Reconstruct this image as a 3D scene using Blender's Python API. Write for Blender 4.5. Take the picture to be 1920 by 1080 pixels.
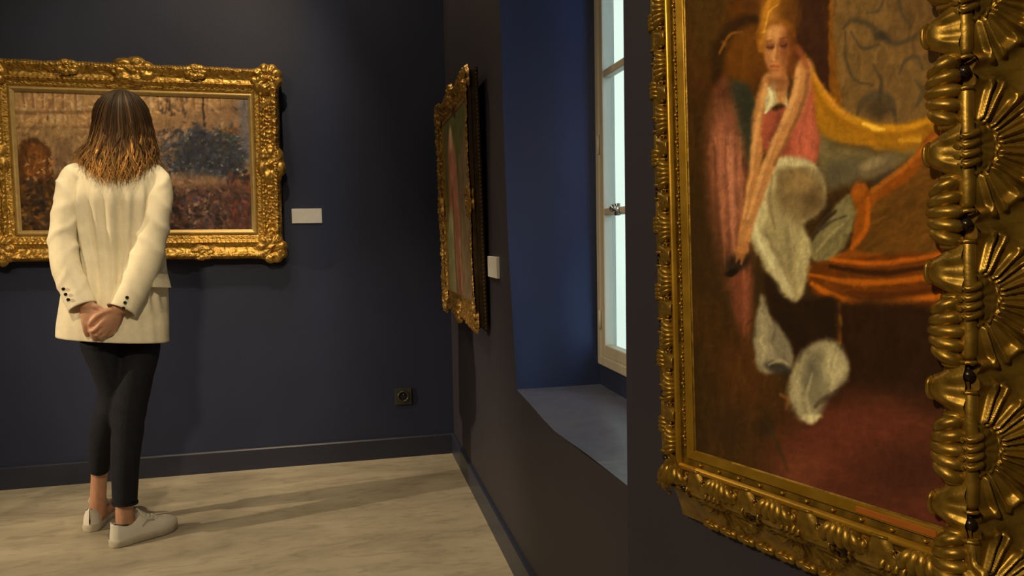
import bpy, bmesh, math, random
import numpy as np
from mathutils import Matrix, Vector
random.seed(4); RNG = np.random.default_rng(7)
PI = math.pi
for o in list(bpy.data.objects): bpy.data.objects.remove(o)
SC = bpy.context.scene; COL = SC.collection

# ------------------------------------------------------------------ camera
F_PX, YAW, PITCH, ROLL, EYE = 1396.9, .21954, .06951, -.01904, 1.1
fw = Vector((math.sin(YAW)*math.cos(PITCH), math.cos(YAW)*math.cos(PITCH), -math.sin(PITCH)))
rt = Vector((math.cos(YAW), -math.sin(YAW), 0)); up = rt.cross(fw)
r2 = math.cos(ROLL)*rt + math.sin(ROLL)*up; u2 = -math.sin(ROLL)*rt + math.cos(ROLL)*up
cd = bpy.data.cameras.new('camera'); cam = bpy.data.objects.new('camera', cd); COL.objects.link(cam)
cd.sensor_width = 36; cd.lens = F_PX*36/1920; cd.clip_start = .02
cam.matrix_world = Matrix(((r2.x, u2.x, -fw.x, 0), (r2.y, u2.y, -fw.y, 0), (r2.z, u2.z, -fw.z, EYE), (0, 0, 0, 1)))
SC.camera = cam

# ------------------------------------------------------------------ world, lamps, exposure
wd = bpy.data.worlds.new('World'); SC.world = wd; wd.use_nodes = True
bgn = wd.node_tree.nodes['Background']; bgn.inputs[0].default_value = (.42, .68, 1.0, 1); bgn.inputs[1].default_value = 8.0
SC.view_settings.view_transform = 'Standard'; SC.view_settings.look = 'None'
SC.view_settings.exposure = .16; SC.view_settings.gamma = 1; SC.view_settings.use_curve_mapping = False
WARM = (1, .76, .44)
def spot(name, loc, target, watts, deg, blend=.6, rad=.04, colr=WARM):
    d = bpy.data.lights.new(name, 'SPOT'); d.energy = watts; d.color = colr; d.spot_size = math.radians(deg)
    d.spot_blend = blend; d.shadow_soft_size = rad
    o = bpy.data.objects.new(name, d); COL.objects.link(o); o.location = loc
    o.rotation_euler = (Vector(target)-Vector(loc)).to_track_quat('-Z', 'Y').to_euler()
    return o
spot('picture_spot_lamp', (-.40, 2.45, 3.1), (-.80, 3.7, 1.42), 66, 64, .8, .03)
spot('gallery_spot_lamp', (-4.4, 2.15, 1.95), (-.7, 3.05, .42), 420, 30, .8, .04)
spot('rear_spot_lamp', (-.45, -.6, 3.0), (-.88, 3.0, 1.0), 230, 27, .9, .12)
spot('portrait_spot_lamp', (-1.55, -.75, 2.35), (.60, .85, 1.0), 165, 52, .9, .07)
spot('corner_picture_spot_lamp', (-.45, 3.35, 3.1), (.5, 3.0, 1.5), 30, 105, .9, .03)
spot('floor_spot_lamp', (-.95, 2.5, 3.15), (-.5, 2.55, 0), 85, 80, 1., .12)
def fill_light(name, loc, watts, rad=.25, colr=WARM):
    d = bpy.data.lights.new(name, 'POINT'); d.energy = watts; d.color = colr; d.shadow_soft_size = rad
    o = bpy.data.objects.new(name, d); COL.objects.link(o); o.location = loc; return o
fill_light('ambient_fill_light', (-1.9, .6, 2.85), 22)  # both are unseen soft points added as ambient fill
fill_light('ambient_fill_light', (-2.3, -1.4, 2.85), 22)

# ------------------------------------------------------------------ helpers
def tag(o, label=None, cat=None, group=None, kind=None):
    if label: o['label'] = label
    if cat: o['category'] = cat
    if group: o['group'] = group
    if kind: o['kind'] = kind
    return o
def empty(name, M=None, loc=None, rz=0):
    o = bpy.data.objects.new(name, None); COL.objects.link(o); o.empty_display_size = .1
    if M is not None: o.matrix_world = M
    if loc is not None: o.location = loc; o.rotation_euler = (0, 0, rz)
    return o
def link(name, me, mat, parent=None, M=None, smooth=True):
    o = bpy.data.objects.new(name, me); COL.objects.link(o)
    if mat is not None and not me.materials: me.materials.append(mat)
    if smooth: me.polygons.foreach_set('use_smooth', [True]*len(me.polygons))
    if parent is not None: o.parent = parent
    if M is not None: o.matrix_basis = M
    return o
def mesh_vf(V, Fc, name='mesh'):
    me = bpy.data.meshes.new(name)
    me.from_pydata([tuple(v) for v in np.asarray(V, float).tolist()], [], [tuple(f) for f in Fc]); me.update(); return me
def grid_faces(nu, nv, cu=False, cv=False, base=0, flip=False):
    i = np.arange(nu if cu else nu-1)[:, None]; j = np.arange(nv if cv else nv-1)[None, :]
    i2 = (i+1) % nu; j2 = (j+1) % nv
    q = np.stack([i*nv+j+0*j, i2*nv+j, i2*nv+j2, i*nv+j2], -1).reshape(-1, 4)+base
    if flip: q = q[:, ::-1]
    return q.tolist()
def grid_mesh(P, cu=False, cv=False, flip=False, capu=False):
    P = np.asarray(P, float); nu, nv = P.shape[:2]
    Fc = grid_faces(nu, nv, cu, cv, 0, flip)
    if capu:
        a = list(range(nv)); b = list(range((nu-1)*nv, nu*nv))
        Fc += [a if flip else a[::-1], b[::-1] if flip else b]
    return mesh_vf(P.reshape(-1, 3), Fc)
class MB:
    """collects pieces of one part"""
    def __init__(s): s.V = []; s.F = []
    def add(s, V, Fc):
        b = len(s.V); s.V += [tuple(map(float, v)) for v in V]; s.F += [tuple(i+b for i in f) for f in Fc]; return s
    def box(s, a, b, M=None):
        V = [Vector((x, y, z)) for x in (a[0], b[0]) for y in (a[1], b[1]) for z in (a[2], b[2])]
        if M is not None: V = [M @ v for v in V]
        return s.add(V, [(0, 1, 3, 2), (4, 6, 7, 5), (0, 4, 5, 1), (2, 3, 7, 6), (0, 2, 6, 4), (1, 5, 7, 3)])
    def grid(s, P, cu=False, cv=False, flip=False, cap=False):
        P = np.asarray(P, float); nu, nv = P.shape[:2]; Fc = grid_faces(nu, nv, cu, cv, 0, flip)
        if cap:
            a = list(range(nv)); b = list(range((nu-1)*nv, nu*nv)); Fc += [a if flip else a[::-1], b[::-1] if flip else b]
        return s.add(P.reshape(-1, 3), Fc)
    def ellipsoid(s, c, r, R=None, n=8, m=12):
        th = np.linspace(0.001, PI-.001, n); ph = np.linspace(0, 2*PI, m, endpoint=False)
        P = np.stack([np.sin(th)[:, None]*np.cos(ph), np.sin(th)[:, None]*np.sin(ph), np.cos(th)[:, None]+0*ph], -1)*np.array(r)
        if R is not None: P = P @ np.array(R).T
        return s.grid(P+np.array(c), cv=True, cap=True)
    def tube(s, pts, rad, m=10, sub=6, closed_caps=True):
        s.grid(tube_grid(pts, rad, m, sub), cv=True, cap=closed_caps); return s
    def mesh(s): 
        me = mesh_vf(s.V, s.F); fixn(me); return me
def fixn(me):
    bm = bmesh.new(); bm.from_mesh(me); bmesh.ops.recalc_face_normals(bm, faces=bm.faces); bm.to_mesh(me); bm.free()
def bevel(me, w, seg=2):
    bm = bmesh.new(); bm.from_mesh(me); bmesh.ops.remove_doubles(bm, verts=bm.verts, dist=1e-6)
    bmesh.ops.bevel(bm, geom=bm.edges[:], offset=w, segments=seg, affect='EDGES', profile=.6); bm.to_mesh(me); bm.free(); return me
def cr(pts, sub):
    """Catmull-Rom resample"""
    p = np.asarray(pts, float); p = np.vstack([2*p[0]-p[1], p, 2*p[-1]-p[-2]]); out = []
    for i in range(1, len(p)-2):
        for t in np.linspace(0, 1, sub, endpoint=False):
            a, b, c, d = p[i-1:i+3]
            out.append(.5*((2*b)+(-a+c)*t+(2*a-5*b+4*c-d)*t*t+(-a+3*b-3*c+d)*t**3))
    out.append(p[-2]); return np.array(out)
def tube_grid(pts, rad, m=12, sub=6, ref=(0, -1, 0)):
    """rad rows: r or (ra, rb) with ra across and rb along ref"""
    C = cr(pts, sub); R = np.asarray(rad, float)
    if R.ndim == 1: R = np.stack([R, R], 1)
    R = cr(R, sub); T = np.gradient(C, axis=0); T /= np.linalg.norm(T, axis=1)[:, None]
    ph = np.linspace(0, 2*PI, m, endpoint=False); out = []
    rf = np.array(ref, float)
    for c, t, r in zip(C, T, R):
        b = rf - t*(rf @ t)
        if np.linalg.norm(b) < .15: b = np.array([.3, .2, 1.])-t*(np.array([.3, .2, 1.]) @ t)
        b /= np.linalg.norm(b); a = np.cross(b, t)
        out.append(c + np.outer(np.cos(ph)*max(r[0], 1e-4), a) + np.outer(np.sin(ph)*max(r[1], 1e-4), b))
    return np.array(out)
def sm(x, a, b):
    t = np.clip((x-a)/(b-a), 0, 1); return t*t*(3-2*t)
def _h(ix, iy, iz):
    n = (ix.astype(np.int64)*374761393 + iy.astype(np.int64)*668265263 + iz.astype(np.int64)*2147483647) & 0xffffffff
    n = ((n ^ (n >> 13))*1274126177) & 0xffffffff
    return ((n ^ (n >> 16)) & 0xffff)/65535.
def vnoise(x, y, z=0.):
    x, y, z = np.broadcast_arrays(np.asarray(x, float), np.asarray(y, float), np.asarray(z, float))
    ix, iy, iz = np.floor(x), np.floor(y), np.floor(z); fx, fy, fz = x-ix, y-iy, z-iz
    fx, fy, fz = [f*f*(3-2*f) for f in (fx, fy, fz)]; r = 0
    for a in (0, 1):
        for b in (0, 1):
            for c in (0, 1):
                r = r + _h(ix+a, iy+b, iz+c)*(fx if a else 1-fx)*(fy if b else 1-fy)*(fz if c else 1-fz)
    return r
def fbm(x, y, z=0., n=4):
    r = 0; a = .5
    for k in range(n): r = r + a*vnoise(x*2**k+17*k, y*2**k+9*k, z*2**k); a *= .5
    return r
def s2l(c):
    c = np.asarray(c, float)/255.; return np.where(c <= .04045, c/12.92, ((c+.055)/1.055)**2.4)
def vcol(me, C, name='Col'):
    C = np.asarray(C, float); C = np.concatenate([C, np.ones((len(C), 1))], 1)
    at = me.color_attributes.new(name, 'FLOAT_COLOR', 'POINT'); at.data.foreach_set('color', C.astype(np.float32).ravel())
def remesh(me, vox, smooth_it=4):
    """one continuous surface from overlapping closed pieces"""
    o = bpy.data.objects.new('tmp', me); COL.objects.link(o)
    m = o.modifiers.new('r', 'REMESH'); m.mode = 'VOXEL'; m.voxel_size = vox
    k = o.modifiers.new('s', 'SMOOTH'); k.factor = .5; k.iterations = smooth_it
    dg = bpy.context.evaluated_depsgraph_get(); dg.update()
    r = bpy.data.meshes.new_from_object(o.evaluated_get(dg)); bpy.data.objects.remove(o); return r
def verts(me):
    a = np.empty(len(me.vertices)*3); me.vertices.foreach_get('co', a); return a.reshape(-1, 3)
def setverts(me, V): me.vertices.foreach_set('co', np.asarray(V, float).ravel()); me.update()

# ------------------------------------------------------------------ materials
def mat(name, col=(.5, .5, .5), rough=.6, metal=0., spec=.5):
    m = bpy.data.materials.new(name); m.use_nodes = True; b = m.node_tree.nodes['Principled BSDF']
    b.inputs['Base Color'].default_value = (*col, 1); b.inputs['Roughness'].default_value = rough
    b.inputs['Metallic'].default_value = metal; b.inputs['Specular IOR Level'].default_value = spec
    return m
def node(m, t, **kw):
    n = m.node_tree.nodes.new(t)
    for k, v in kw.items(): setattr(n, k, v)
    return n
def noisy(m, cols, scale=5., detail=4., coord='Object', stretch=(1, 1, 1), lo=.3, hi=.7, bump=0., bscale=None, dist=.0, rough=None):
    """colour ramp over noise + fine relief"""
    nt = m.node_tree; b = nt.nodes['Principled BSDF']; tc = node(m, 'ShaderNodeTexCoord'); mp = node(m, 'ShaderNodeMapping')
    mp.inputs['Scale'].default_value = stretch; nt.links.new(tc.outputs[coord], mp.inputs[0])
    nz = node(m, 'ShaderNodeTexNoise'); nz.inputs['Scale'].default_value = scale; nz.inputs['Detail'].default_value = detail
    nz.inputs['Distortion'].default_value = dist; nt.links.new(mp.outputs[0], nz.inputs['Vector'])
    rp = node(m, 'ShaderNodeValToRGB'); e = rp.color_ramp.elements
    for k, c in enumerate(cols):
        p = lo+(hi-lo)*k/(len(cols)-1)
        if k < 2: el = e[k]; el.position = p
        else: el = e.new(p)
        el.color = (*c, 1)
    nt.links.new(nz.outputs['Fac'], rp.inputs[0]); nt.links.new(rp.outputs[0], b.inputs['Base Color'])
    if rough:
        mr = node(m, 'ShaderNodeMapRange'); mr.inputs[3].default_value, mr.inputs[4].default_value = rough
        nt.links.new(nz.outputs['Fac'], mr.inputs[0]); nt.links.new(mr.outputs[0], b.inputs['Roughness'])
    if bump:
        n2 = node(m, 'ShaderNodeTexNoise'); n2.inputs['Scale'].default_value = bscale or scale*6; n2.inputs['Detail'].default_value = 3
        nt.links.new(mp.outputs[0], n2.inputs['Vector'])
        bp = node(m, 'ShaderNodeBump'); bp.inputs['Strength'].default_value = bump; bp.inputs['Distance'].default_value = .002
        nt.links.new(n2.outputs['Fac'], bp.inputs['Height']); nt.links.new(bp.outputs[0], b.inputs['Normal'])
    return m
def vmat(name, rough=.5, spec=.5, bump=0., bscale=300, stretch=(1, 1, 1), metal=0.):
    m = mat(name, rough=rough, spec=spec, metal=metal); nt = m.node_tree; a = node(m, 'ShaderNodeVertexColor'); a.layer_name = 'Col'
    nt.links.new(a.outputs[0], nt.nodes['Principled BSDF'].inputs['Base Color'])
    if bump:
        tc = node(m, 'ShaderNodeTexCoord'); mp = node(m, 'ShaderNodeMapping'); mp.inputs['Scale'].default_value = stretch
        nt.links.new(tc.outputs['Object'], mp.inputs[0]); n2 = node(m, 'ShaderNodeTexNoise'); n2.inputs['Scale'].default_value = bscale
        nt.links.new(mp.outputs[0], n2.inputs['Vector']); bp = node(m, 'ShaderNodeBump'); bp.inputs['Strength'].default_value = bump
        bp.inputs['Distance'].default_value = .001; nt.links.new(n2.outputs['Fac'], bp.inputs['Height']); nt.links.new(bp.outputs[0], nt.nodes['Principled BSDF'].inputs['Normal'])
    return m
M = {}
PAINT = ((.0205, .028, .068), (.0245, .033, .078))
M['wall'] = noisy(mat('navy_wall_paint', rough=.55, spec=.35), PAINT, 3, 5, bump=.15, bscale=140)
M['jamb'] = noisy(mat('daylight_tinted_niche_paint', rough=.55, spec=.35), ((.016, .027, .088), (.019, .031, .10)), 3, 5, bump=.15, bscale=140)  # wall navy with the window's daylight blue put into the colour
M['wallr'] = noisy(mat('warm_tinted_wall_paint', rough=.55, spec=.35), ((.031, .029, .044), (.036, .033, .050)), 3, 5, bump=.15, bscale=140)  # wall navy greyed: the warm lamp light is put into the colour
M['skirt'] = noisy(mat('navy_skirting_paint', rough=.38, spec=.5), ((.021, .026, .056), (.025, .031, .063)), 4, 3)
M['ceil'] = noisy(mat('ceiling_paint', rough=.8), ((.35, .35, .35), (.38, .38, .38)), 2)
M['sill'] = noisy(mat('sill_stone', rough=.42), ((.068, .078, .145), (.105, .116, .19), (.086, .098, .165), (.14, .15, .225)), 7, 8, dist=1.2, lo=.3, hi=.72, bump=.2, bscale=60)
M['winpaint'] = noisy(mat('cream_window_paint', rough=.45), ((.50, .46, .37), (.60, .55, .44)), 12, 4, stretch=(1, 1, .2), bump=.1)
M['black'] = mat('black_rubber', (.006, .006, .006), .6)
M['steel'] = mat('brushed_steel', (.55, .55, .55), .3, 1.)
M['card'] = noisy(mat('label_card', rough=.7), ((.66, .66, .68), (.72, .72, .74)), 30, 2)
M['socket'] = noisy(mat('dark_socket_plastic', rough=.3), ((.035, .036, .034), (.042, .043, .04)), 20, 2)
g = bpy.data.materials.new('window_glass'); g.use_nodes = True; M['glass'] = g
nt = g.node_tree; nt.nodes.remove(nt.nodes['Principled BSDF']); out = nt.nodes['Material Output']
tr = nt.nodes.new('ShaderNodeBsdfTransparent'); tr.inputs[0].default_value = (.93, .97, .94, 1)
gl = nt.nodes.new('ShaderNodeBsdfGlossy'); gl.inputs['Roughness'].default_value = .05; mx = nt.nodes.new('ShaderNodeMixShader'); mx.inputs[0].default_value = .06
nt.links.new(tr.outputs[0], mx.inputs[1]); nt.links.new(gl.outputs[0], mx.inputs[2]); nt.links.new(mx.outputs[0], out.inputs[0])
# floor: worn waxed stone/concrete
fm = M['floor'] = mat('waxed_stone_floor', rough=.42, spec=.4); nt = fm.node_tree; b = nt.nodes['Principled BSDF']
tc = node(fm, 'ShaderNodeTexCoord'); mp = node(fm, 'ShaderNodeMapping'); mp.inputs['Rotation'].default_value = (0, 0, .25); mp.inputs['Scale'].default_value = (.8, 2.2, 1)
nt.links.new(tc.outputs['Object'], mp.inputs[0])
n1 = node(fm, 'ShaderNodeTexNoise'); n1.inputs['Scale'].default_value = 2.2; n1.inputs['Detail'].default_value = 9; n1.inputs['Roughness'].default_value = .62; n1.inputs['Distortion'].default_value = .8
n2 = node(fm, 'ShaderNodeTexNoise'); n2.inputs['Scale'].default_value = 9; n2.inputs['Detail'].default_value = 8; n2.inputs['Distortion'].default_value = 1.5
nt.links.new(mp.outputs[0], n1.inputs['Vector']); nt.links.new(mp.outputs[0], n2.inputs['Vector'])
r1 = node(fm, 'ShaderNodeValToRGB'); e = r1.color_ramp.elements; e[0].position = .3; e[0].color = (.33, .295, .24, 1); e[1].position = .68; e[1].color = (.53, .485, .40, 1)
x = e.new(.5); x.color = (.45, .405, .33, 1)
nt.links.new(n1.outputs['Fac'], r1.inputs[0])
r2_ = node(fm, 'ShaderNodeValToRGB'); e = r2_.color_ramp.elements; e[0].position = .3; e[0].color = (.6, .58, .55, 1); e[1].position = .5; e[1].color = (1, 1, 1, 1)
nt.links.new(n2.outputs['Fac'], r2_.inputs[0]); mxc = node(fm, 'ShaderNodeMixRGB'); mxc.blend_type = 'MULTIPLY'; mxc.inputs[0].default_value = .55
nt.links.new(r1.outputs[0], mxc.inputs[1]); nt.links.new(r2_.outputs[0], mxc.inputs[2]); nt.links.new(mxc.outputs[0], b.inputs['Base Color'])
mr = node(fm, 'ShaderNodeMapRange'); mr.inputs[3].default_value = .34; mr.inputs[4].default_value = .6; nt.links.new(n2.outputs['Fac'], mr.inputs[0]); nt.links.new(mr.outputs[0], b.inputs['Roughness'])
def gold(name, cols, rough, metal, scale=60, bump=.3):
    return noisy(mat(name, rough=.4, metal=metal), cols, scale, 4, lo=.28, hi=.72, bump=bump, bscale=scale*4, rough=rough)
M['gold'] = gold('bright_gilding', ((.30, .15, .025), (.56, .34, .075), (.68, .45, .13)), (.3, .5), .72)
M['goldfillet'] = gold('pale_gilding', ((.50, .34, .12), (.60, .44, .18)), (.35, .5), .5, 40)
M['golddark'] = gold('aged_gilding', ((.16, .085, .02), (.36, .21, .05), (.48, .29, .075)), (.32, .5), .65)
M['portgold'] = gold('portrait_gilding', ((.17, .10, .014), (.32, .195, .028), (.42, .265, .045)), (.30, .48), .74, 45, .2)
M['portslip'] = gold('portrait_slip_gilding', ((.40, .22, .018), (.55, .32, .03)), (.3, .42), .7, 25, .1)
M['bole'] = mat('dark_bead', (.02, .013, .007), .25, .2)
M['plaque'] = noisy(mat('copper_plaque', rough=.35, metal=.5), ((.55, .17, .025), (.62, .2, .03)), 50, 2)
M['sidewood'] = noisy(mat('shade_toned_moulding', rough=.5, metal=.3), ((.05, .03, .015), (.10, .06, .025)), 40, 4)  # brown moulding, its colour also darkened to imitate the unlit side
M['backing'] = mat('dark_backing_board', (.012, .010, .009), .8)

# ------------------------------------------------------------------ the room
XR, YB, HC = .514, 3.731, 3.25
XL, YF = -4.6, -2.6
TH = .2467; E1 = np.array([math.sin(TH), -math.cos(TH)])          # the wall turns beyond the window
YJ0, YJB, WD = 1.32, 2.267, .30                                        # window niche
BP = np.array([XR, YJ0]); LB = (YJ0-YF)/math.cos(TH); BE = BP+E1*LB   # end of the turned wall
def struct(name, me, m, smooth=False, parent=None):
    o = link(name, me, m, parent, smooth=smooth)
    if parent is None: o['kind'] = 'structure'
    return o
struct('floor', MB().box((XL-.2, YF-.2, -.12), (BE[0]+.3, YB+.2, 0)).mesh(), M['floor'])
struct('ceiling', MB().box((XL-.2, YF-.2, HC), (BE[0]+.6, YB+.2, HC+.1)).mesh(), M['ceil'])
struct('wall_back', MB().box((XL, YB, 0), (XR+.8, YB+.2, HC)).mesh(), M['wall'])
struct('wall_left', MB().box((XL-.2, YF, 0), (XL, YB, HC)).mesh(), M['wall'])
struct('wall_rear', MB().box((XL, YF-.2, 0), (BE[0]+.3, YF, HC)).mesh(), M['wall'])
# right wall with a window niche: front face as a polygon ring, reveals as faces of their own
def wall_right():
    zt = 2.75
    hole = [(2.262, .617), (2.283, .72), (2.300, .82), (2.335, 1.0), (2.359, 1.174), (2.385, 1.5), (2.402, 1.86), (2.41, zt), (YJ0, zt), (YJ0, .618), (1.566, .609), (1.70, .601), (1.828, .594), (1.95, .5995), (2.10, .609)]
    bm = bmesh.new()
    outer = [(YB, 0), (YB, HC), (YJ0, HC), (YJ0, zt), (YJ0, .618), (YJ0, 0)]
    vf = {}
    def v(p, x):
        k = (round(p[0], 4), round(p[1], 4), round(x, 4))
        if k not in vf: vf[k] = bm.verts.new((x, p[0], p[1]))
        return vf[k]
    # front: far panel, top panel, bottom panel
    bm.faces.new([v(p, XR) for p in [(YB, 0), (YB, HC), (2.41, HC)] + [(q[0], q[1]) for q in hole[7::-1]] + [(2.262, 0)]])
    bm.faces.new([v(p, XR) for p in [(2.41, zt), (2.41, HC), (YJ0, HC), (YJ0, zt)]])
    bm.faces.new([v(p, XR) for p in [(2.262, 0), hole[0]] + hole[:8:-1] + [(YJ0, 0)]])
    # reveals going back (far jamb straight, near jamb splayed a little)
    far = hole[:8]
    G = [[bm.verts.new((XR+WD*k/10., p[0]+(YJB-p[0])*k/10., p[1])) for k in range(11)] for p in np.stack([np.interp(np.linspace(0, 1, 40), np.linspace(0, 1, len(far)), [q[i] for q in far]) for i in (0, 1)], 1)]
    for i in range(39):
        for j in range(10):
            f = bm.faces.new((G[i][j], G[i+1][j], G[i+1][j+1], G[i][j+1])); f.smooth = True; f.material_index = 2
    bm.faces.new([v((2.41, zt), XR), v((YJ0, zt), XR), v((YJ0, zt), XR+WD), v((YJB, zt), XR+WD)])
    bm.faces.new([v((YJ0, zt), XR), v((YJ0, .618), XR), v((YJ0, .618), XR+WD), v((YJ0, zt), XR+WD)])
    # niche bottom under the sill
    bm.faces.new([v(hole[0], XR)] + [v(q, XR) for q in hole[:8:-1]] + [bm.verts.new((XR+WD, YJ0, .59)), bm.verts.new((XR+WD, YJB, .59))])
    # outer skin
    x2 = XR+WD
    bm.faces.new([v(p, x2) for p in [(YB, 0), (YB, HC), (YJB, HC)] + [(YJB, q[1]) for q in far[::-1]] + [(YJB, 0)]])
    bm.faces.new([v(p, x2) for p in [(YJB, zt), (YJB, HC), (YJ0, HC), (YJ0, zt)]])
    bm.faces.new([v((YJB, 0), x2), v((YJB, .617), x2), v((YJ0, .618), x2), v((YJ0, 0), x2)])
    me = bpy.data.meshes.new('wall_right'); bm.normal_update()
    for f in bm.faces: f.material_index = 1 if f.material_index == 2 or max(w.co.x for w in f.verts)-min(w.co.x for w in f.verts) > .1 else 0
    bm.to_mesh(me); bm.free(); return me
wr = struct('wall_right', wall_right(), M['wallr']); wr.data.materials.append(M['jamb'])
# the turned part of the right wall, nearer the camera
nw = np.array([math.cos(TH), math.sin(TH)])*.3
me = mesh_vf([(*BP, 0), (*BE, 0), (*(BE+nw), 0), (*(BP+[.3, 0]), 0), (*BP, HC), (*BE, HC), (*(BE+nw), HC), (*(BP+[.3, 0]), HC)],
             [(0, 3, 2, 1), (4, 5, 6, 7), (0, 1, 5, 4), (1, 2, 6, 5), (2, 3, 7, 6), (3, 0, 4, 7)])
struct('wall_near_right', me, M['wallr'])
# skirting boards with a bevelled top edge
def skirt(name, a, b, n):
    a, b, n = map(np.array, (a, b, n)); prof = [(0, 0), (.014, 0), (.014, .096), (.009, .102), (0, .104)]
    P = np.array([[[*(p+n*d), z] for d, z in prof] for p in (a, b)])
    me = grid_mesh(P, cv=True, capu=True); fixn(me); return struct(name, me, M['skirt'])
skirt('baseboard_back', (XL, YB), (XR, YB), (0., -1.))
skirt('baseboard_right', (XR, YB), (XR, YJ0), (-1., 0.))
skirt('baseboard_near_right', BP, BE, (-math.cos(TH), -math.sin(TH)))
skirt('baseboard_left', (XL, YF), (XL, YB), (1., 0.))
skirt('baseboard_rear', (XL, YF), (BE[0], YF), (0., 1.))
# stone sill slab in the niche, its front edge worn and dipping with the wall
ys = np.linspace(YJ0, 2.262, 40)
zf = np.interp(ys, [1.32, 1.566, 1.70, 1.828, 1.95, 2.10, 2.262], [.618, .609, .601, .594, .5995, .609, .617])+.001
P = [[[XR-.001, y, z] for y, z in zip(ys, zf)]]
for k in np.linspace(.05, 1, 24):
    P.append([[XR+(WD-.02)*k, y, z*(1-sm(k, 0, .5))+.618*sm(k, 0, .5)+.0015*(fbm(y*9, k*3)-.5)] for y, z in zip(ys, zf)])
so = struct('trim_1', grid_mesh(P), M['sill'], True)

# house front added to hide the bright sky from the panes, and courtyard ground
M['facade'] = noisy(mat('pale_render', rough=.9), ((.26, .170, .093), (.275, .18, .10)), 1.2, 5, bump=.1)
struct('wall_added_facade', MB().box((4.3, -6, -3.5), (4.6, 45, 9)).mesh(), M['facade'])
M['court'] = noisy(mat('courtyard_paving', rough=.9), ((.28, .26, .23), (.34, .31, .28)), 2, 5)
struct('floor_courtyard', MB().box((BE[0]+.45, -6, -3.6), (4.3, 45, -3.5)).mesh(), M['court'])

# window: casing, sash, muntins, panes, latch
win = empty('window_1', loc=(XR+.276, 0, 0)); win['kind'] = 'structure'
def wpart(name, a, b, m='winpaint', bev=.004, parent=win):
    me = MB().box(a, b).mesh()
    if bev: bevel(me, bev)
    return link(name, me, M[m], parent, smooth=False)
WY0, WY1, WZ0, WZ1 = 1.322, 2.262, .685, 2.745
wpart('apron', (.0, WY0, .60), (.05, WY1, .685), 'wall', .003)
wpart('casing_stile', (-.006, WY1-.026, WZ0), (.05, WY1+.004, WZ1)); wpart('casing_stile', (-.006, WY0, WZ0), (.05, WY0+.026, WZ1))
wpart('casing_rail', (-.006, WY0+.026, WZ0), (.05, WY1-.026, WZ0+.03)); wpart('casing_rail', (-.006, WY0+.026, WZ1-.04), (.05, WY1-.026, WZ1))
YM = (WY0+WY1)/2
SY = [(YM+.004, WY1-.026), (WY0+.026, YM-.004)]
for (y0, y1) in SY:
    wpart('sash_stile', (-.002, y0, WZ0+.03), (.030, y0+.048, WZ1-.04)); wpart('sash_stile', (-.002, y1-.030, WZ0+.03), (.030, y1, WZ1-.04))
    wpart('sash_rail', (-.002, y0+.048, WZ0+.03), (.030, y1-.030, WZ0+.068)); wpart('sash_rail', (-.002, y0+.048, WZ1-.09), (.030, y1-.030, WZ1-.04))
    zs = [WZ0+.068, 1.169, 1.59, 2.03, 2.655]
    for z in zs[1:4]: wpart('muntin', (.0, y0+.048, z-.011), (.028, y1-.030, z+.011))
    for z0, z1 in zip(zs[:-1], zs[1:]):
        link('pane', MB().box((.009, y0+.044, z0), (.013, y1-.026, z1)).mesh(), M['glass'], win, smooth=False)
h = MB().box((-.008, 2.072, 1.155), (.002, 2.092, 1.19)); h.ellipsoid((-.016, 2.082, 1.176), (.012, .012, .012)); h.tube([(-.016, 2.082, 1.176), (-.022, 2.06, 1.172), (-.02, 2.035, 1.168)], [.005, .005, .004], 8)
link('latch', h.mesh(), M['steel'], win)
for z in (.8, 1.35, 2.3):
    link('hinge', MB().tube([(-.006, WY1-.024, z), (-.006, WY1-.024, z+.06)], [.005, .005], 8, 2).mesh(), M['winpaint'], win)

# wall socket
so = empty('wall_socket', loc=(.262, YB, .309)); tag(so, 'dark square power socket low on the navy wall', 'socket')
link('plate', bevel(MB().box((-.042, -.010, -.042), (.042, -.0005, .042)).mesh(), .003), M['socket'], so, smooth=False)
ins = MB(); ph = np.linspace(0, 2*PI, 28, endpoint=False)
ins.grid(np.array([[(r*math.cos(a), y, r*math.sin(a)) for a in ph] for r, y in [(.029, -.0102), (.029, -.016), (.022, -.016), (.0205, -.0105), (.0001, -.0105)]]), cv=True)
link('socket_ring', ins.mesh(), M['socket'], so)
link('socket_well', MB().ellipsoid((0, -.011, 0), (.0200, .0012, .0200), n=6, m=24).mesh(), M['black'], so)
for sx in (-.0095, .0095): link('contact_hole', MB().ellipsoid((sx, -.0125, 0), (.003, .001, .003)).mesh(), M['black'], so)
link('earth_pin', MB().tube([(0, -.0105, .011), (0, -.02, .011)], [.0025, .0022], 8, 2).mesh(), M['steel'], so)
# wall labels
o = link('picture_label', bevel(MB().box((-.07, -.006, -.035), (.07, -.0005, .035)).mesh(), .001, 1), M['card'], smooth=False); o.location = (-.172, YB, 1.2155)
tag(o, 'small white label card on the back wall right of the wide street painting', 'label')
o = link('picture_label', bevel(MB().box((-.012, -.08, -.037), (-.0005, .08, .037)).mesh(), .001, 1), M['card'], smooth=False); o.location = (XR, 2.567, .993)
tag(o, 'white label card beside the window niche, seen edge on', 'label')

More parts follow.
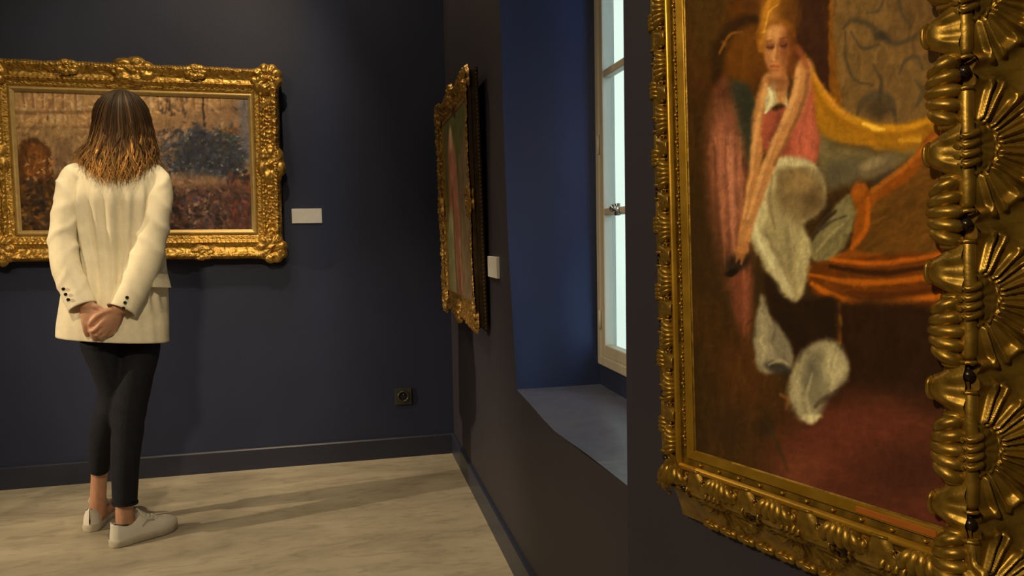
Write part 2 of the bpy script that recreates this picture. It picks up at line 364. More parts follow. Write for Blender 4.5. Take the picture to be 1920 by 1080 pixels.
# ------------------------------------------------------------------ picture painting kit (colour print on the canvases)
class Art:
    """a small raster in layout units, filled with soft shapes and brush strokes"""
    def __init__(s, x0, y0, x1, y1, k=1., base=(60, 40, 20)):
        s.x0, s.y0, s.k = x0, y0, k; s.W, s.H = int((x1-x0)*k), int((y1-y0)*k)
        s.X, s.Y = np.meshgrid(x0+(np.arange(s.W)+.5)/k, y0+(np.arange(s.H)+.5)/k)
        s.I = np.ones((s.H, s.W, 3))*np.array(base, float)
        s.wx = (fbm(s.X/22., s.Y/22., 3)-.47)*26; s.wy = (fbm(s.X/22., s.Y/22., 8)-.47)*26
        s.wx += (fbm(s.X/6., s.Y/6., 5)-.47)*3; s.wy += (fbm(s.X/6., s.Y/6., 6)-.47)*3
    def blend(s, a, c, streak=0, ang=90, sl=None):
        I = s.I if sl is None else s.I[sl]; X = s.X if sl is None else s.X[sl]; Y = s.Y if sl is None else s.Y[sl]
        c = np.array(c, float)
        if streak:
            t = math.radians(ang); u = X*math.cos(t)+Y*math.sin(t); v = -X*math.sin(t)+Y*math.cos(t)
            u = u+(s.wx if sl is None else s.wx[sl])*1.5; v = v+(s.wy if sl is None else s.wy[sl])*1.1
            n = fbm(u/34., v/7., 2)-.47
            c = c*(1+streak*1.3*n)[..., None]
        I[...] = I*(1-a[..., None])+c*a[..., None]
    def sl(s, xa, ya, xb, yb, pad):
        i0 = max(0, int((ya-pad-s.y0)*s.k)); i1 = min(s.H, int((yb+pad-s.y0)*s.k)+1)
        j0 = max(0, int((xa-pad-s.x0)*s.k)); j1 = min(s.W, int((xb+pad-s.x0)*s.k)+1)
        return (slice(i0, max(i0, i1)), slice(j0, max(j0, j1)))
    def poly(s, pts, c, soft=4., op=1., streak=.25, ang=90, warp=.35, smooth=True):
        p = np.array(pts, float)
        if smooth:
            q = np.vstack([p[-1:], p, p[:2]]); o = []
            for i in range(1, len(p)+1):
                for t in (0, .25, .5, .75):
                    a, b, cc, d = q[i-1], q[i], q[(i+1)], (q[i+2] if i+2 < len(q) else p[1]); o.append(.5*(2*b+(cc-a)*t+(2*a-5*b+4*cc-d)*t*t+(-a+3*b-3*cc+d)*t**3))
            p = np.array(o)
        sl = s.sl(*p.min(0), *p.max(0), soft*3+12); X = s.X[sl]+s.wx[sl]*warp; Y = s.Y[sl]+s.wy[sl]*warp
        if X.size == 0: return
        ins = np.zeros(X.shape, bool); D = np.full(X.shape, 1e9)
        for (xa, ya), (xb, yb) in zip(p, np.roll(p, -1, 0)):
            cnd = ((ya > Y) != (yb > Y)); ins ^= cnd & (X < (xb-xa)*(Y-ya)/((yb-ya) if yb != ya else 1e-9)+xa)
            dx, dy = xb-xa, yb-ya; t = np.clip(((X-xa)*dx+(Y-ya)*dy)/(dx*dx+dy*dy+1e-9), 0, 1); D = np.minimum(D, np.hypot(X-xa-t*dx, Y-ya-t*dy))
        sd = np.where(ins, D, -D); s.blend(sm(sd, -soft, soft)*op, c, streak, ang, sl)
    def ell(s, x, y, rx, ry, c, soft=.35, op=1., rot=0, streak=.2, ang=90, warp=.35):
        R = max(rx, ry)*(1+soft); sl = s.sl(x, y, x, y, R+12); X = s.X[sl]+s.wx[sl]*warp-x; Y = s.Y[sl]+s.wy[sl]*warp-y
        if X.size == 0: return
        t = math.radians(rot); u = (X*math.cos(t)+Y*math.sin(t))/rx; v = (-X*math.sin(t)+Y*math.cos(t))/ry
        s.blend(sm(np.hypot(u, v), 1+soft, 1-soft)*op, c, streak, ang, sl)
    def stroke(s, pts, w, c, soft=.6, op=1., streak=.15, warp=.2):
        p = cr(np.array(pts, float), 5) if len(pts) > 2 else np.array(pts, float)
        w = np.interp(np.linspace(0, 1, len(p)), np.linspace(0, 1, len(np.atleast_1d(w))), np.atleast_1d(w))
        sl = s.sl(*p.min(0), *p.max(0), w.max()*2+8); X = s.X[sl]+s.wx[sl]*warp; Y = s.Y[sl]+s.wy[sl]*warp
        if X.size == 0: return
        A = np.zeros(X.shape)
        for i in range(len(p)-1):
            (xa, ya), (xb, yb) = p[i], p[i+1]; dx, dy = xb-xa, yb-ya
            t = np.clip(((X-xa)*dx+(Y-ya)*dy)/(dx*dx+dy*dy+1e-9), 0, 1); d = np.hypot(X-xa-t*dx, Y-ya-t*dy)/(w[i]*(1-t)+w[i+1]*t)
            A = np.maximum(A, sm(d, 1+soft, 1-soft))
        s.blend(A*op, c, streak, math.degrees(math.atan2(p[-1][1]-p[0][1], p[-1][0]-p[0][0])), sl)
    def dabs(s, n, xa, ya, xb, yb, cols, size, op=.7, ang=None, asp=2.2):
        for k in range(n):
            x, y = RNG.uniform(xa, xb), RNG.uniform(ya, yb); c = np.array(cols[RNG.integers(len(cols))], float)*RNG.uniform(.8, 1.2)
            z = RNG.uniform(*size); s.ell(x, y, z*asp, z, c, .5, op, RNG.uniform(0, 180) if ang is None else ang+RNG.normal(0, 14), 0, warp=0)
    def finish(s, grain=.10):
        n = fbm(s.X/2.2, s.Y/2.2, 1, 3)-.45; n2 = fbm(s.X/14, s.Y/9, 4, 4)-.47
        s.I = np.clip(s.I*(1+grain*2*n+grain*2.2*n2)[..., None], 0, 255)
    def brush(s, n, size, var=.07, asp=2.6, op=.55):
        fl = fbm(s.X/60., s.Y/60., 11)*9
        for k in range(n):
            i, j = RNG.integers(s.H), RNG.integers(s.W); z = RNG.uniform(*size)
            s.ell(s.X[i, j], s.Y[i, j], z*asp, z, s.I[i, j]*(1+RNG.normal(0, var)), .6, op, math.degrees(fl[i, j])+RNG.normal(0, 20), 0, warp=0)
    def at(s, x, y):
        fx = np.clip((np.asarray(x)-s.x0)*s.k-.5, 0, s.W-1.001); fy = np.clip((np.asarray(y)-s.y0)*s.k-.5, 0, s.H-1.001)
        i, j = fy.astype(int), fx.astype(int); a, b = (fx-j)[..., None], (fy-i)[..., None]; I = s.I
        j1, i1 = np.minimum(j+1, s.W-1), np.minimum(i+1, s.H-1)
        return (I[i, j]*(1-a)+I[i, j1]*a)*(1-b)+(I[i1, j]*(1-a)+I[i1, j1]*a)*b
def homography(src, dst):
    A = []
    for (x, y), (u, v) in zip(src, dst):
        A += [[x, y, 1, 0, 0, 0, -u*x, -u*y], [0, 0, 0, x, y, 1, -v*x, -v*y]]
    h = np.linalg.solve(np.array(A, float), np.array(dst, float).ravel()); return np.append(h, 1).reshape(3, 3)
def canvas_mesh(W, H, nx, ny, art, Hm, gain, relief=.00012):
    x = np.linspace(0, W, nx); y = np.linspace(0, H, ny); X, Y = np.meshgrid(x, y, indexing='ij')
    q = np.stack([X, Y, np.ones_like(X)], -1) @ Hm.T; L = q[..., :2]/q[..., 2:]
    C = art.at(L[..., 0], L[..., 1]); lum = C.mean(-1)
    Z = relief*(fbm(X*900, Y*350, 2, 3)-.45)*(.3+lum/120.)
    me = grid_mesh(np.stack([X, Y, Z], -1)); vcol(me, s2l(C.reshape(-1, 3))*np.array(gain)); return me
M['oil'] = vmat('varnished_oil_paint', .42, .3, .15, 420)

# ------------------------------------------------------------------ carved frames
def frame_relief(W, H, prof, orn, ds=.004, edge=None):
    """one carved frame: profile (outward, height) swept round the opening with relief laid over it"""
    o, hgt = np.array(prof).T; V = []; Fc = []
    for k in range(4):
        Ls = W if k % 2 == 0 else H; n = int(Ls/ds)+24; t = np.linspace(0, 1, n)[:, None]
        oo = o[None, :]+0*t; a = -oo+(Ls+2*oo)*t
        if k == 0: x, y = a, -oo
        elif k == 1: x, y = W+oo, a
        elif k == 2: x, y = W-a, H+oo
        else: x, y = -oo, H-a
        z = hgt[None, :]+orn(x, y, oo)
        if edge is not None:
            e = edge(x, y, oo)*(t*(1-t)*4 > .02)
            x = x+e*(-1 if k == 3 else (1 if k == 1 else 0)); y = y+e*(-1 if k == 0 else (1 if k == 2 else 0))
        P = np.stack([x, y, z], -1); b = len(V); V += P.reshape(-1, 3).tolist(); Fc += grid_faces(P.shape[0], P.shape[1], base=b)
    return mesh_vf(V, Fc)
def foliage(x, y, sc, seed):
    """carved leaf-and-scroll relief"""
    wx = x*sc+1.6*(fbm(x*sc*.5, y*sc*.5, seed)-.5); wy = y*sc+1.6*(fbm(x*sc*.5+7, y*sc*.5, seed+3)-.5)
    r = 1-np.abs(2*vnoise(wx, wy, seed)-1); q = 1-np.abs(2*vnoise(wx*1.9+5, wy*1.9, seed+1)-1)
    return .65*r**2+.45*q**2
def cartouche(R, lobes, dome, asp=1., seed=0):
    """shell cartouche with scalloped rim and a boss"""
    rr = np.linspace(0.0, 1, 20)[:, None]; ph = np.linspace(0, 2*PI, lobes*8, endpoint=False)[None, :]
    rim = R*(1+.13*np.abs(np.cos(ph*lobes/2))+.08*(vnoise(np.cos(ph)*3+seed, np.sin(ph)*3)-.5))
    x = rr*rim*np.cos(ph)*asp; y = rr*rim*np.sin(ph)
    z = dome*(1-rr**2.2)*.55+dome*.5*sm(rr, .25, .6)*(1-sm(rr, .85, 1))*(.35+.65*np.abs(np.cos(ph*lobes/2)))+dome*.45*np.exp(-(rr/.16)**2)
    z = z+dome*.5*(foliage(x, y, 3.2/R, seed+2)-.4)*sm(rr, 1, .8)
    me = grid_mesh(np.stack([x, y, z], -1), cv=True); return me
def put(name, me, parent, x, y, z, m, rot=0, sc=1.):
    return link(name, me, m, parent, Matrix.Translation((x, y, z)) @ Matrix.Rotation(rot, 4, 'Z') @ Matrix.Diagonal((*( (sc,)*3 if np.isscalar(sc) else sc), 1)))

# ---- wide street painting on the back wall
def street_painting():
    W, H = .972, .612
    root = empty('framed_painting', Matrix.Translation((-1.386, YB-.052, 1.160)) @ Matrix.Rotation(PI/2, 4, 'X') @ Matrix.Rotation(-.012, 4, 'Z') @ Matrix.Rotation(.02, 4, 'X'))
    tag(root, 'wide gold-framed impressionist street painting on the back wall before the woman', 'painting')
    prof = [(-.006, .004), (0, .008), (.004, .012), (.012, .013), (.016, .008), (.018, .006)]
    link('slip', frame_relief(W, H, prof, lambda x, y, o: 0*x), M['goldfillet'], root)
    oo = np.concatenate([np.linspace(.018, .045, 12), np.linspace(.047, .13, 34)])
    def hz(o): return np.interp(o, [.018, .022, .042, .046, .054, .06, .075, .092, .105, .116, .126, .13], [.004, .010, .013, .022, .026, .018, .014, .020, .032, .035, .022, .010])
    prof = [(o, hz(o)) for o in oo]+[(.131, -.01), (.128, -.045)]
    def orn(x, y, o):
        # continuous carving, sanded inner band, stronger leafwork towards the outer moulding
        side = sm(np.maximum(np.abs(x-W/2)-W/2, 0)-np.maximum(np.abs(y-H/2)-H/2, 0), -.03, .03)
        f = foliage(x, y, 62, 3)-.42; a = .0022*sm(o, .018, .026)*(1-sm(o, .04, .046))
        r = a*(foliage(x, y, 190, 8)-.4)*2
        r = r+(.006+.010*side)*f*sm(o, .046, .056)*(1-sm(o, .12, .13))*(1-.45*np.exp(-((o-.075)/.012)**2)*(1-side))
        r = r+.0035*(foliage(x, y, 130, 5)-.4)*sm(o, .09, .1)*(1-sm(o, .122, .13))
        per = np.where(side > .5, y, x); return r+.0028*np.cos(per*2*PI/.0125)*np.exp(-((o-.118)/.006)**2)+.002*np.cos(per*2*PI/.019)*np.exp(-((o-.05)/.004)**2)
    def edge(x, y, o): return (.007*(fbm(x*16, y*16, 4)-.5)+.002*np.cos((x+y)*2*PI/.0125))*sm(o, .1, .13)
    fr = link('frame', frame_relief(W, H, prof, orn, .0032, edge), M['gold'], root)
    ca = cartouche(.062, 9, .022, 1.1, 1); cb = cartouche(.058, 7, .020, 1.5, 5); cc = cartouche(.032, 7, .012, 1.5, 9)
    for k, (x, y) in enumerate([(-.082, -.082), (W+.082, -.082), (W+.082, H+.082), (-.082, H+.082)]):
        put('corner_ornament', ca, fr, x, y, .020, M['gold'], PI/4+k*PI/2)
    for x, y, r in [(W/2, -.095, 0), (W/2, H+.097, PI), (-.09, H/2, PI/2), (W+.09, H/2, PI/2)]: put('centre_ornament', cb, fr, x, y, .018, M['gold'], r)
    for x in (W*.23, W*.77):
        for y in (-.1, H+.102): put('leaf_ornament', cc, fr, x, y, .026, M['gold'])
    link('backboard', MB().box((-.1, -.1, -.048), (W+.1, H+.1, -.035)).mesh(), M['backing'], root, smooth=False)
    a = Art(20, 160, 490, 445, 2.0, (172, 134, 88))
    a.poly([(20, 160), (490, 160), (490, 250), (20, 250)], (182, 142, 92), 8, .8, .25, 90)
    for k in range(90):
        x = RNG.uniform(28, 475); y = RNG.uniform(168, 240); c = [(205, 170, 118), (150, 108, 66), (192, 148, 92), (170, 132, 100), (214, 186, 140)][RNG.integers(5)]
        a.stroke([(x, y), (x+RNG.normal(0, 2), y+RNG.uniform(8, 26))], RNG.uniform(1, 3.2), c, .7, .6)
    for x in (48, 66, 84, 104, 122, 146, 300, 322, 345, 368, 392, 415, 440): a.stroke([(x, 176), (x+1, 200)], 3, (128, 86, 48), .7, .55); a.stroke([(x+3, 176), (x+3, 205)], 1.2, (225, 195, 150), .7, .6)
    a.stroke([(28, 212), (200, 208)], 3, (120, 84, 50), .8, .6); a.stroke([(28, 242), (210, 236)], 3, (135, 98, 62), .8, .7); a.stroke([(30, 246), (210, 241)], 2, (200, 165, 112), .8, .6)
    a.poly([(28, 248), (170, 245), (170, 330), (28, 340)], (150, 118, 78), 8, .7, .2)
    a.poly([(36, 440), (34, 300), (42, 270), (66, 258), (90, 270), (98, 300), (100, 440)], (92, 58, 26), 4, .95, .4)
    a.poly([(54, 330), (52, 285), (66, 268), (84, 280), (88, 330)], (134, 84, 36), 6, .9, .35)
    a.poly([(30, 345), (180, 335), (185, 440), (30, 440)], (74, 50, 28), 12, .85, .4)
    a.poly([(108, 350), (106, 265), (120, 258), (134, 266), (136, 345)], (110, 84, 60), 5, .6, .3)
    a.dabs(420, 34, 330, 190, 434, [(95, 66, 34), (120, 78, 30), (52, 40, 30), (70, 62, 52), (140, 98, 48), (44, 34, 26)], (1., 3.2), .75)
    a.dabs(60, 40, 290, 100, 340, [(150, 84, 30), (196, 160, 110), (80, 60, 40)], (1, 2.4), .7)
    # the dark crowd and trees
    a.poly([(215, 245), (300, 225), (480, 190), (480, 445), (200, 445)], (140, 108, 78), 16, .7, .25, 30)
    a.poly([(300, 310), (330, 268), (352, 250), (372, 228), (392, 248), (432, 246), (462, 270), (458, 310), (420, 328), (360, 326)], (62, 62, 66), 9, .95, .3, 20)
    a.dabs(520, 300, 238, 466, 335, [(48, 50, 58), (72, 74, 80), (96, 98, 104), (38, 38, 44), (120, 112, 100), (84, 70, 58), (60, 66, 70)], (1., 3.4), .8)
    a.dabs(60, 395, 225, 466, 275, [(80, 92, 62), (150, 98, 52), (168, 112, 62), (96, 100, 108)], (1.2, 3), .8)
    a.dabs(50, 320, 240, 460, 330, [(190, 185, 175), (170, 160, 140)], (.8, 1.5), .8)
    a.stroke([(383, 165), (384, 205), (385, 232)], [1.2, 2, 2.4], (66, 48, 44), .6, .9)
    a.poly([(455, 165), (480, 165), (480, 300), (460, 290), (452, 220)], (112, 108, 112), 10, .75, .3)
    a.poly([(330, 320), (420, 330), (425, 358), (330, 358)], (142, 108, 78), 9, .8, .25, 0)
    a.poly([(300, 362), (480, 350), (480, 445), (300, 445)], (70, 48, 42), 12, .85, .3)
    a.dabs(620, 300, 350, 470, 432, [(92, 66, 54), (52, 40, 40), (120, 84, 66), (70, 60, 64), (98, 64, 50), (140, 110, 88), (40, 32, 32)], (1., 3.), .8)
    a.poly([(420, 345), (478, 330), (478, 440), (430, 440)], (92, 60, 46), 10, .5, .3)
    a.dabs(70, 425, 320, 472, 425, [(116, 58, 42), (92, 56, 46), (70, 56, 58)], (1.2, 3.4), .8, 90)
    a.dabs(200, 215, 240, 330, 330, [(176, 138, 96), (130, 96, 66), (154, 124, 96), (104, 84, 70)], (1., 3), .7)
    a.dabs(35, 300, 180, 360, 215, [(112, 84, 66), (92, 70, 60)], (1.2, 2.6), .75, 95)
    a.ell(385, 285, 62, 34, (40, 42, 50), .6, .55, -8); a.brush(2600, (1., 2.6), .16, 2.4, .55); a.finish(.10); a.I = 255*(a.I/255)**1.15*1.08
    Hm = homography([(0, 0), (W, 0), (W, H), (0, H)], [(37.5, 435), (474, 428), (471, 177), (28, 170)])
    link('canvas', canvas_mesh(W, H, 380, 240, a, Hm, ART_GAIN1), M['oil'], root)
ART_GAIN1 = (1.25, 1.42, 1.85); ART_GAIN2 = (1.5, 1.76, 1.95); ART_GAIN3 = (1.1, 1.3, 1.7)
street_painting()

# ---- upright painting beside the corner on the right wall, leaning out a little at the top
def corner_painting():
    W, H = .715, .76
    # local x runs towards the camera (-y), z out into the room (-x)
    root = empty('framed_painting', Matrix(((0, 0, -1, XR-.037), (-1, 0, 0, 3.480), (0, 1, 0, .852), (0, 0, 0, 1))) @ Matrix.Rotation(.018, 4, 'X'))
    tag(root, 'gold swept-frame painting seen edge on, on the right wall by the corner', 'painting')
    oo = np.concatenate([np.linspace(-.004, .083, 34), [.086, .088]])
    def hz(o): return np.interp(o, [-.004, 0, .008, .016, .03, .05, .07, .082, .089, .0905, .091], [-.004, .001, .004, .003, .007, .013, .021, .024, .020, .009, .0])
    prof = [(o, hz(o)) for o in oo]
    def orn(x, y, o): return .010*(foliage(x, y, 42, 2)-.42)*sm(o, .016, .03)*(1-sm(o, .084, .091))+.004*(foliage(x, y, 120, 5)-.4)*sm(o, .02, .03)
    def edge(x, y, o):
        u = np.where(np.abs(x-W/2)*H > np.abs(y-H/2)*W, np.abs(y-H/2)/(H/2), np.abs(x-W/2)/(W/2))
        return (.011*np.cos(u*2*PI)+.014*(fbm(x*18, y*18, 4)-.5))*sm(o, .04, .085)
    fr = link('frame', frame_relief(W, H, prof, orn, .0035, edge), M['golddark'], root)
    ca = cartouche(.055, 9, .020, 1.1, 1); cb = cartouche(.05, 7, .020, 1.3, 5)
    for k, (x, y) in enumerate([(-.060, -.052), (W+.040, -.050), (W+.040, H+.050), (-.060, H+.054)]): put('corner_ornament', ca, fr, x, y, .009, M['golddark'], PI/4+k*PI/2)
    for x, y, r in [(W/2, -.065, 0), (W/2, H+.068, PI), (-.068, H/2, PI/2), (W+.045, H/2, PI/2)]: put('centre_ornament', cb, fr, x, y, .009, M['golddark'], r)
    # stepped back moulding with a beaded edge
    a, b = .108, .100
    def ring(o, z0, z1, nm, m):
        mb = MB()
        for (xa, ya, xb, yb) in [(-o, -o, W+o, -o+.04), (-o, H+o-.04, W+o, H+o), (-o, -o+.04, -o+.04, H+o-.04), (W+o-.04, -o+.04, W+o, H+o-.04)]: mb.box((xa, ya, z0), (xb, yb, z1))
        return link(nm, mb.mesh(), m, root, smooth=False)
    ring(.085, -.012, .004, 'side_moulding', M['sidewood']); ring(.089, .004, .016, 'side_moulding', M['sidewood']); bk = ring(.094, -.024, -.012, 'back_moulding', M['sidewood'])
    link('backboard', MB().box((-.07, -.07, -.02), (W+.07, H+.07, -.012)).mesh(), M['backing'], root, smooth=False)
    bd = MB().ellipsoid((0, 0, 0), (.0048, .0062, .0048), n=5, m=8).mesh()
    n = 66
    for k in range(n): put('bead', bd, bk, W+.094, -.093+(H+.186)*(k+.5)/n, -.018, M['sidewood'])
    ar = Art(0, 0, 200, 220, 1., (92, 84, 44))
    ar.poly([(0, 0), (200, 0), (200, 120), (0, 120)], (88, 82, 40), 20, .8, .3)
    ar.poly([(40, 30), (75, 25), (100, 60), (110, 140), (105, 225), (45, 225), (30, 130)], (168, 104, 76), 8, 1, .3)
    ar.poly([(10, 130), (60, 120), (70, 225), (5, 225)], (172, 160, 108), 8, .9, .3); ar.ell(62, 24, 12, 16, (196, 150, 110)); ar.stroke([(60, 90), (66, 220)], 4, (120, 84, 30), .6, .8)
    ar.poly([(120, 60), (190, 50), (195, 225), (118, 225)], (120, 92, 66), 12, .8, .3); ar.finish(.12)
    Hm = homography([(0, 0), (W, 0), (W, H), (0, H)], [(0, 220), (200, 220), (200, 0), (0, 0)])
    link('canvas', canvas_mesh(W, H, 90, 110, ar, Hm, ART_GAIN3), M['oil'], root)
corner_painting()

# ---- tall portrait on the near right wall
def portrait():
    k = 1.0975; W, H = .396, .86; SH = (0, .0275, 0, 0)
    e1 = Vector((.2442, -.9689, .0393)); e2 = Vector((-.0053, .0392, .9992)); e3 = e1.cross(e2); e3.normalize(); e2 = e3.cross(e1)
    A = Vector((.469*k, .9389*k, 1.1+(.7972-1.1)*k))
    root = empty('framed_painting', Matrix(((e1.x, e2.x, e3.x, A.x), (e1.y, e2.y, e3.y, A.y), (e1.z, e2.z, e3.z, A.z), (0, 0, 0, 1))))
    tag(root, 'tall painting of a seated woman in deep carved gold frame, nearest the camera', 'painting')
    T1 = (.135, .098, .10, .098)                    # outward reach of the cove: bottom, right, top, left
    prof = [(-.004, 0), (0, .0045), (.001, .006), (.012, .010), (.0124, .0065), (.0205, .0085), (.021, .013), (.024, .0175), (.0285, .0185), (.031, .016), (.0325, .013), (.052, .012), (.0535, .010), (.066, .009)]
    def cove(q, t1): return .066+(t1-.066)*q**1.25, .009-.058*q**.8
    qs = np.linspace(.08, 1, 10)
    V = []; Fc = []
    for s in range(4):
        t1 = T1[s]; tl, tr = T1[(s-1) % 4], T1[(s+1) % 4]; Ls = W if s % 2 == 0 else H
        def off(t1_, sh): return [p[0]-sh*float(sm(np.array(p[0]), .012, .033)) for p in prof]+[cove(q, t1_)[0]-sh for q in qs]+[t1_-.001-sh, t1_-.02-sh, -.004]
        hh = np.array([p[1] for p in prof]+[cove(q, t1)[1] for q in qs]+[-.056, -.066, -.066])
        o, oa, ob = map(np.array, (off(t1, SH[s]), off(tl, SH[(s-1) % 4]), off(tr, SH[(s+1) % 4]))); n = 14; t = np.linspace(0, 1, n)[:, None]
        a = -oa[None, :]+(Ls+oa+ob)[None, :]*t; oo = o[None, :]+0*t
        x, y = [(a, -oo), (W+oo, a), (W-a, H+oo), (-oo, H-a)][s]
        if s == 1: hh[3:12] = .006
        P = np.stack([x, y, hh[None, :]+0*t], -1); b = len(V); V += P.reshape(-1, 3).tolist(); Fc += grid_faces(n, P.shape[1], base=b)
    fr = link('frame', mesh_vf(V, Fc), M['portgold'], root, smooth=False)
    sl = []
    # members: origin, along, outward
    MEM = [((W, 0), (-1, 0), (0, -1), W), ((W, H), (0, -1), (1, 0), H), ((0, H), (1, 0), (0, 1), W), ((0, 0), (0, 1), (-1, 0), H)]
    def MM(s, a, t, h, cv=False):
        (ox, oy), (sx, sy), (tx, ty), L = MEM[s]
        if t > .035 or cv: t = t-SH[s]; h = h+.004*(SH[s] > 0)
        return Matrix(((sx, tx, 0, ox+sx*a+tx*t), (sy, ty, 0, oy+sy*a+ty*t), (0, 0, 1, h), (0, 0, 0, 1)))
    # plain slip between canvas and carving
    mb = MB()
    for s in range(4):
        Ls = MEM[s][3]; P = []
        for a, e in ((0, -1), (Ls, 1)):
            row = []
            for t, h in [(0, .0062), (.001, .0068), (.0115, .0107 if s != 1 else .007), (.0117, .006)]:
                v = MM(s, a+e*t, t, h).translation; row.append((v.x, v.y, v.z))
            P.append(row)
        mb.grid(np.array(P))
    link('slip', mb.mesh(), M['portslip'], root, smooth=False)
    mb = MB()
    for s in (0, 2, 3):
        Ls = MEM[s][3]; P = []
        for a, e in ((0, -1), (Ls, 1)):
            row = []
            for t in np.linspace(.021, .031, 9):
                hgt = .013+.0062*math.sin(PI*(t-.021)/.0102); v = MM(s, a+e*t, t, hgt+.0005).translation; row.append((v.x, v.y, v.z))
            P.append(row)
        mb.grid(np.array(P))
    link('torus_moulding', mb.mesh(), M['portslip'], root)
    # carved repeats (local: x along the member, y outward, z out of the wall)
    def shell(L, wd, hg):
        mb = MB(); n = 5
        for i in range(n):
            f = (i-2)/2.; an = f*.48; R = Matrix.Rotation(-an, 3, 'Z')
            cx = f*L*.34; mb.ellipsoid((cx, 0, hg*.25*(1-.25*f*f)), (L*.128, wd*.56*(1-.10*abs(f)), hg*.95), R, 10, 14)
        for i in (-1, 1): mb.ellipsoid((i*L*.47, wd*.12, hg*.1), (L*.07, wd*.34, hg*.55), None, 6, 10)
        return mb.mesh()
    def tulip(L, wd, hg, tip=.54):
        # fluted leaf narrowing to a curled tip on the canvas side
        u = np.linspace(0, 1, 14)[:, None]; v = np.linspace(-1, 1, 21)[None, :]
        hw = L*(.22+.30*u**1.1); y = -wd*tip+wd*(tip+.52)*u+0*v; x = hw*v
        z = hg*(.72+.18*np.sin(u*PI)-.12*u)*(1-.72*np.abs(v)**2.5)-hg*.30*np.exp(-(v/.35)**2)*sm(u, .2, .7)+hg*.10*np.cos(v*4*PI)*sm(u, .35, .7)*(1-v*v)
        mb = MB().grid(np.stack([x, y, z], -1)); mb.grid(np.stack([x, y, z*0-.002], -1)); mb.grid(np.stack([np.stack([x[0], y[0], z[0]], -1), np.stack([x[0], y[0], z[0]*0-.002], -1)]))
        mb.tube([(-L*.19, -wd*(tip-.02), hg*.4), (-L*.10, -wd*(tip+.02), hg*.75), (L*.10, -wd*(tip+.02), hg*.75), (L*.19, -wd*(tip-.02), hg*.4), (L*.08, -wd*(tip-.01), hg*.12), (-L*.08, -wd*(tip-.01), hg*.12), (-L*.19, -wd*(tip-.02), hg*.36)], [hg*.15]*7, 7, 4)
        return mb.mesh()
    def curl(R, r):
        ph = np.linspace(-.3*PI, 1.5*PI, 12); return MB().tube([(R*math.cos(a), R*.9*math.sin(a), r*.6) for a in ph], np.linspace(r, r*.55, 12), 7, 2).mesh()
    def palmette(P, t1, q0=.03):
        nx, ny = 120, 66; s = np.linspace(-.5, .5, nx)[:, None]; q = np.linspace(0, 1, ny)[None, :]
        D = math.hypot(t1-.066, .058); X = s*P; Y = q*D+D*.06
        rho = np.hypot(X, Y)/np.hypot(P*.5*.96, 0)/1.0; ph = np.arctan2(X, Y)     # 0 straight outward
        N = 7; u = ph/(PI*1.06)*N; c = np.round(u); w = np.abs(u-c)*2         # 0 on a petal axis, 1 between
        R0 = np.minimum(1.02, (D*1.02/(P*.48))/np.maximum(np.cos(ph), .01)*1.05)
        e = rho/R0
        pet = sm(e, .34, .42)*(1-sm(e, .93, 1.0))
        rim = np.exp(-((w-.66)/.17)**2)*pet+np.exp(-((e-.90)/.07)**2)*(1-sm(w, .66, .8))*.9
        core = np.exp(-(w/.26)**2)*pet*.65*(np.abs(c) < 1.6)
        fan = sm(e, .36, .30)*(.50+.10*np.cos(u*2*PI))+.55*np.exp(-((e-.36-.02*np.cos(u*6))/.018)**2)
        z = .0070*np.clip(rim+core, 0, 1.1)+.0055*fan
        z = z*sm(.5-np.abs(s), 0, .02)
        tq, hq = cove(q, t1); tq2, hq2 = cove(np.clip(q+.01, 0, 1.02), t1); nx_, nz_ = -(hq2-hq), (tq2-tq); nl = np.hypot(nx_, nz_)+1e-9
        Pp = np.stack([X+0*q, tq+nx_/nl*z, hq+nz_/nl*z+.0012], -1); return grid_mesh(Pp, flip=False)
    pearl = MB().ellipsoid((0, 0, .001), (.0030, .0026, .0032), None, 6, 10).mesh()
    seed_ = MB().ellipsoid((0, 0, .0006), (.0034, .0019, .0018), None, 5, 8).mesh()
    hole = MB().ellipsoid((0, 0, 0), (.0062, .0062, .0062), None, 8, 12).mesh()
    for s in range(4):
        Ls = MEM[s][3]; t1 = T1[s]
        pe = (.104, .1195, .104, .083)[s]; pr = (.145, .150, .13, .105)[s]; st = (.017, .050, .0, .010)[s]
        big = (1., 1.16, 1., .86)[s]
        sh = shell(pe*.60, .030*big, .0125+.003*(s == 1)); tu = tulip(pe*.50, .031*big, .0125+.003*(s == 1), .54 if s != 1 else .42); cu = curl(.0055, .0021)
        te = .0415; n = int(round((Ls+2*te)/pe))+2
        for i in range(-1, n):
            a = st+i*pe
            if -te-.002 < a < Ls+te-.0: put2('shell_ornament', sh, fr, MM(s, a, te, .0135), M['portgold'])
            b = a+pe/2
            if -te+.012 < b < Ls+te-.012: put2('leaf_ornament', tu, fr, MM(s, b, te, .0135), M['portgold'])
            for c in (a+pe*.29, a-pe*.29):
                if -te+.01 < c < Ls+te-.01 and s in (0, 3): put2('curl_ornament', cu, fr, MM(s, c, te-.002, .0185), M['portgold'])
        # ribbon-bound rod
        tr = .0597; n = int(Ls/pr)+3; hr = .0105
        seg = MB(); ph = np.linspace(0, 2*PI, 16, endpoint=False)
        seg.grid(np.array([[(x, r*math.cos(a), r*math.sin(a)) for a in ph] for x, r in [(-pr*.40, .0001), (-pr*.40, .0062), (-pr*.36, .0074), (-pr*.12, .0080), (0, .0085), (pr*.12, .0080), (pr*.36, .0074), (pr*.40, .0062), (pr*.40, .0001)]]), cv=True, cap=True)
        segm = seg.mesh()
        rib = MB()
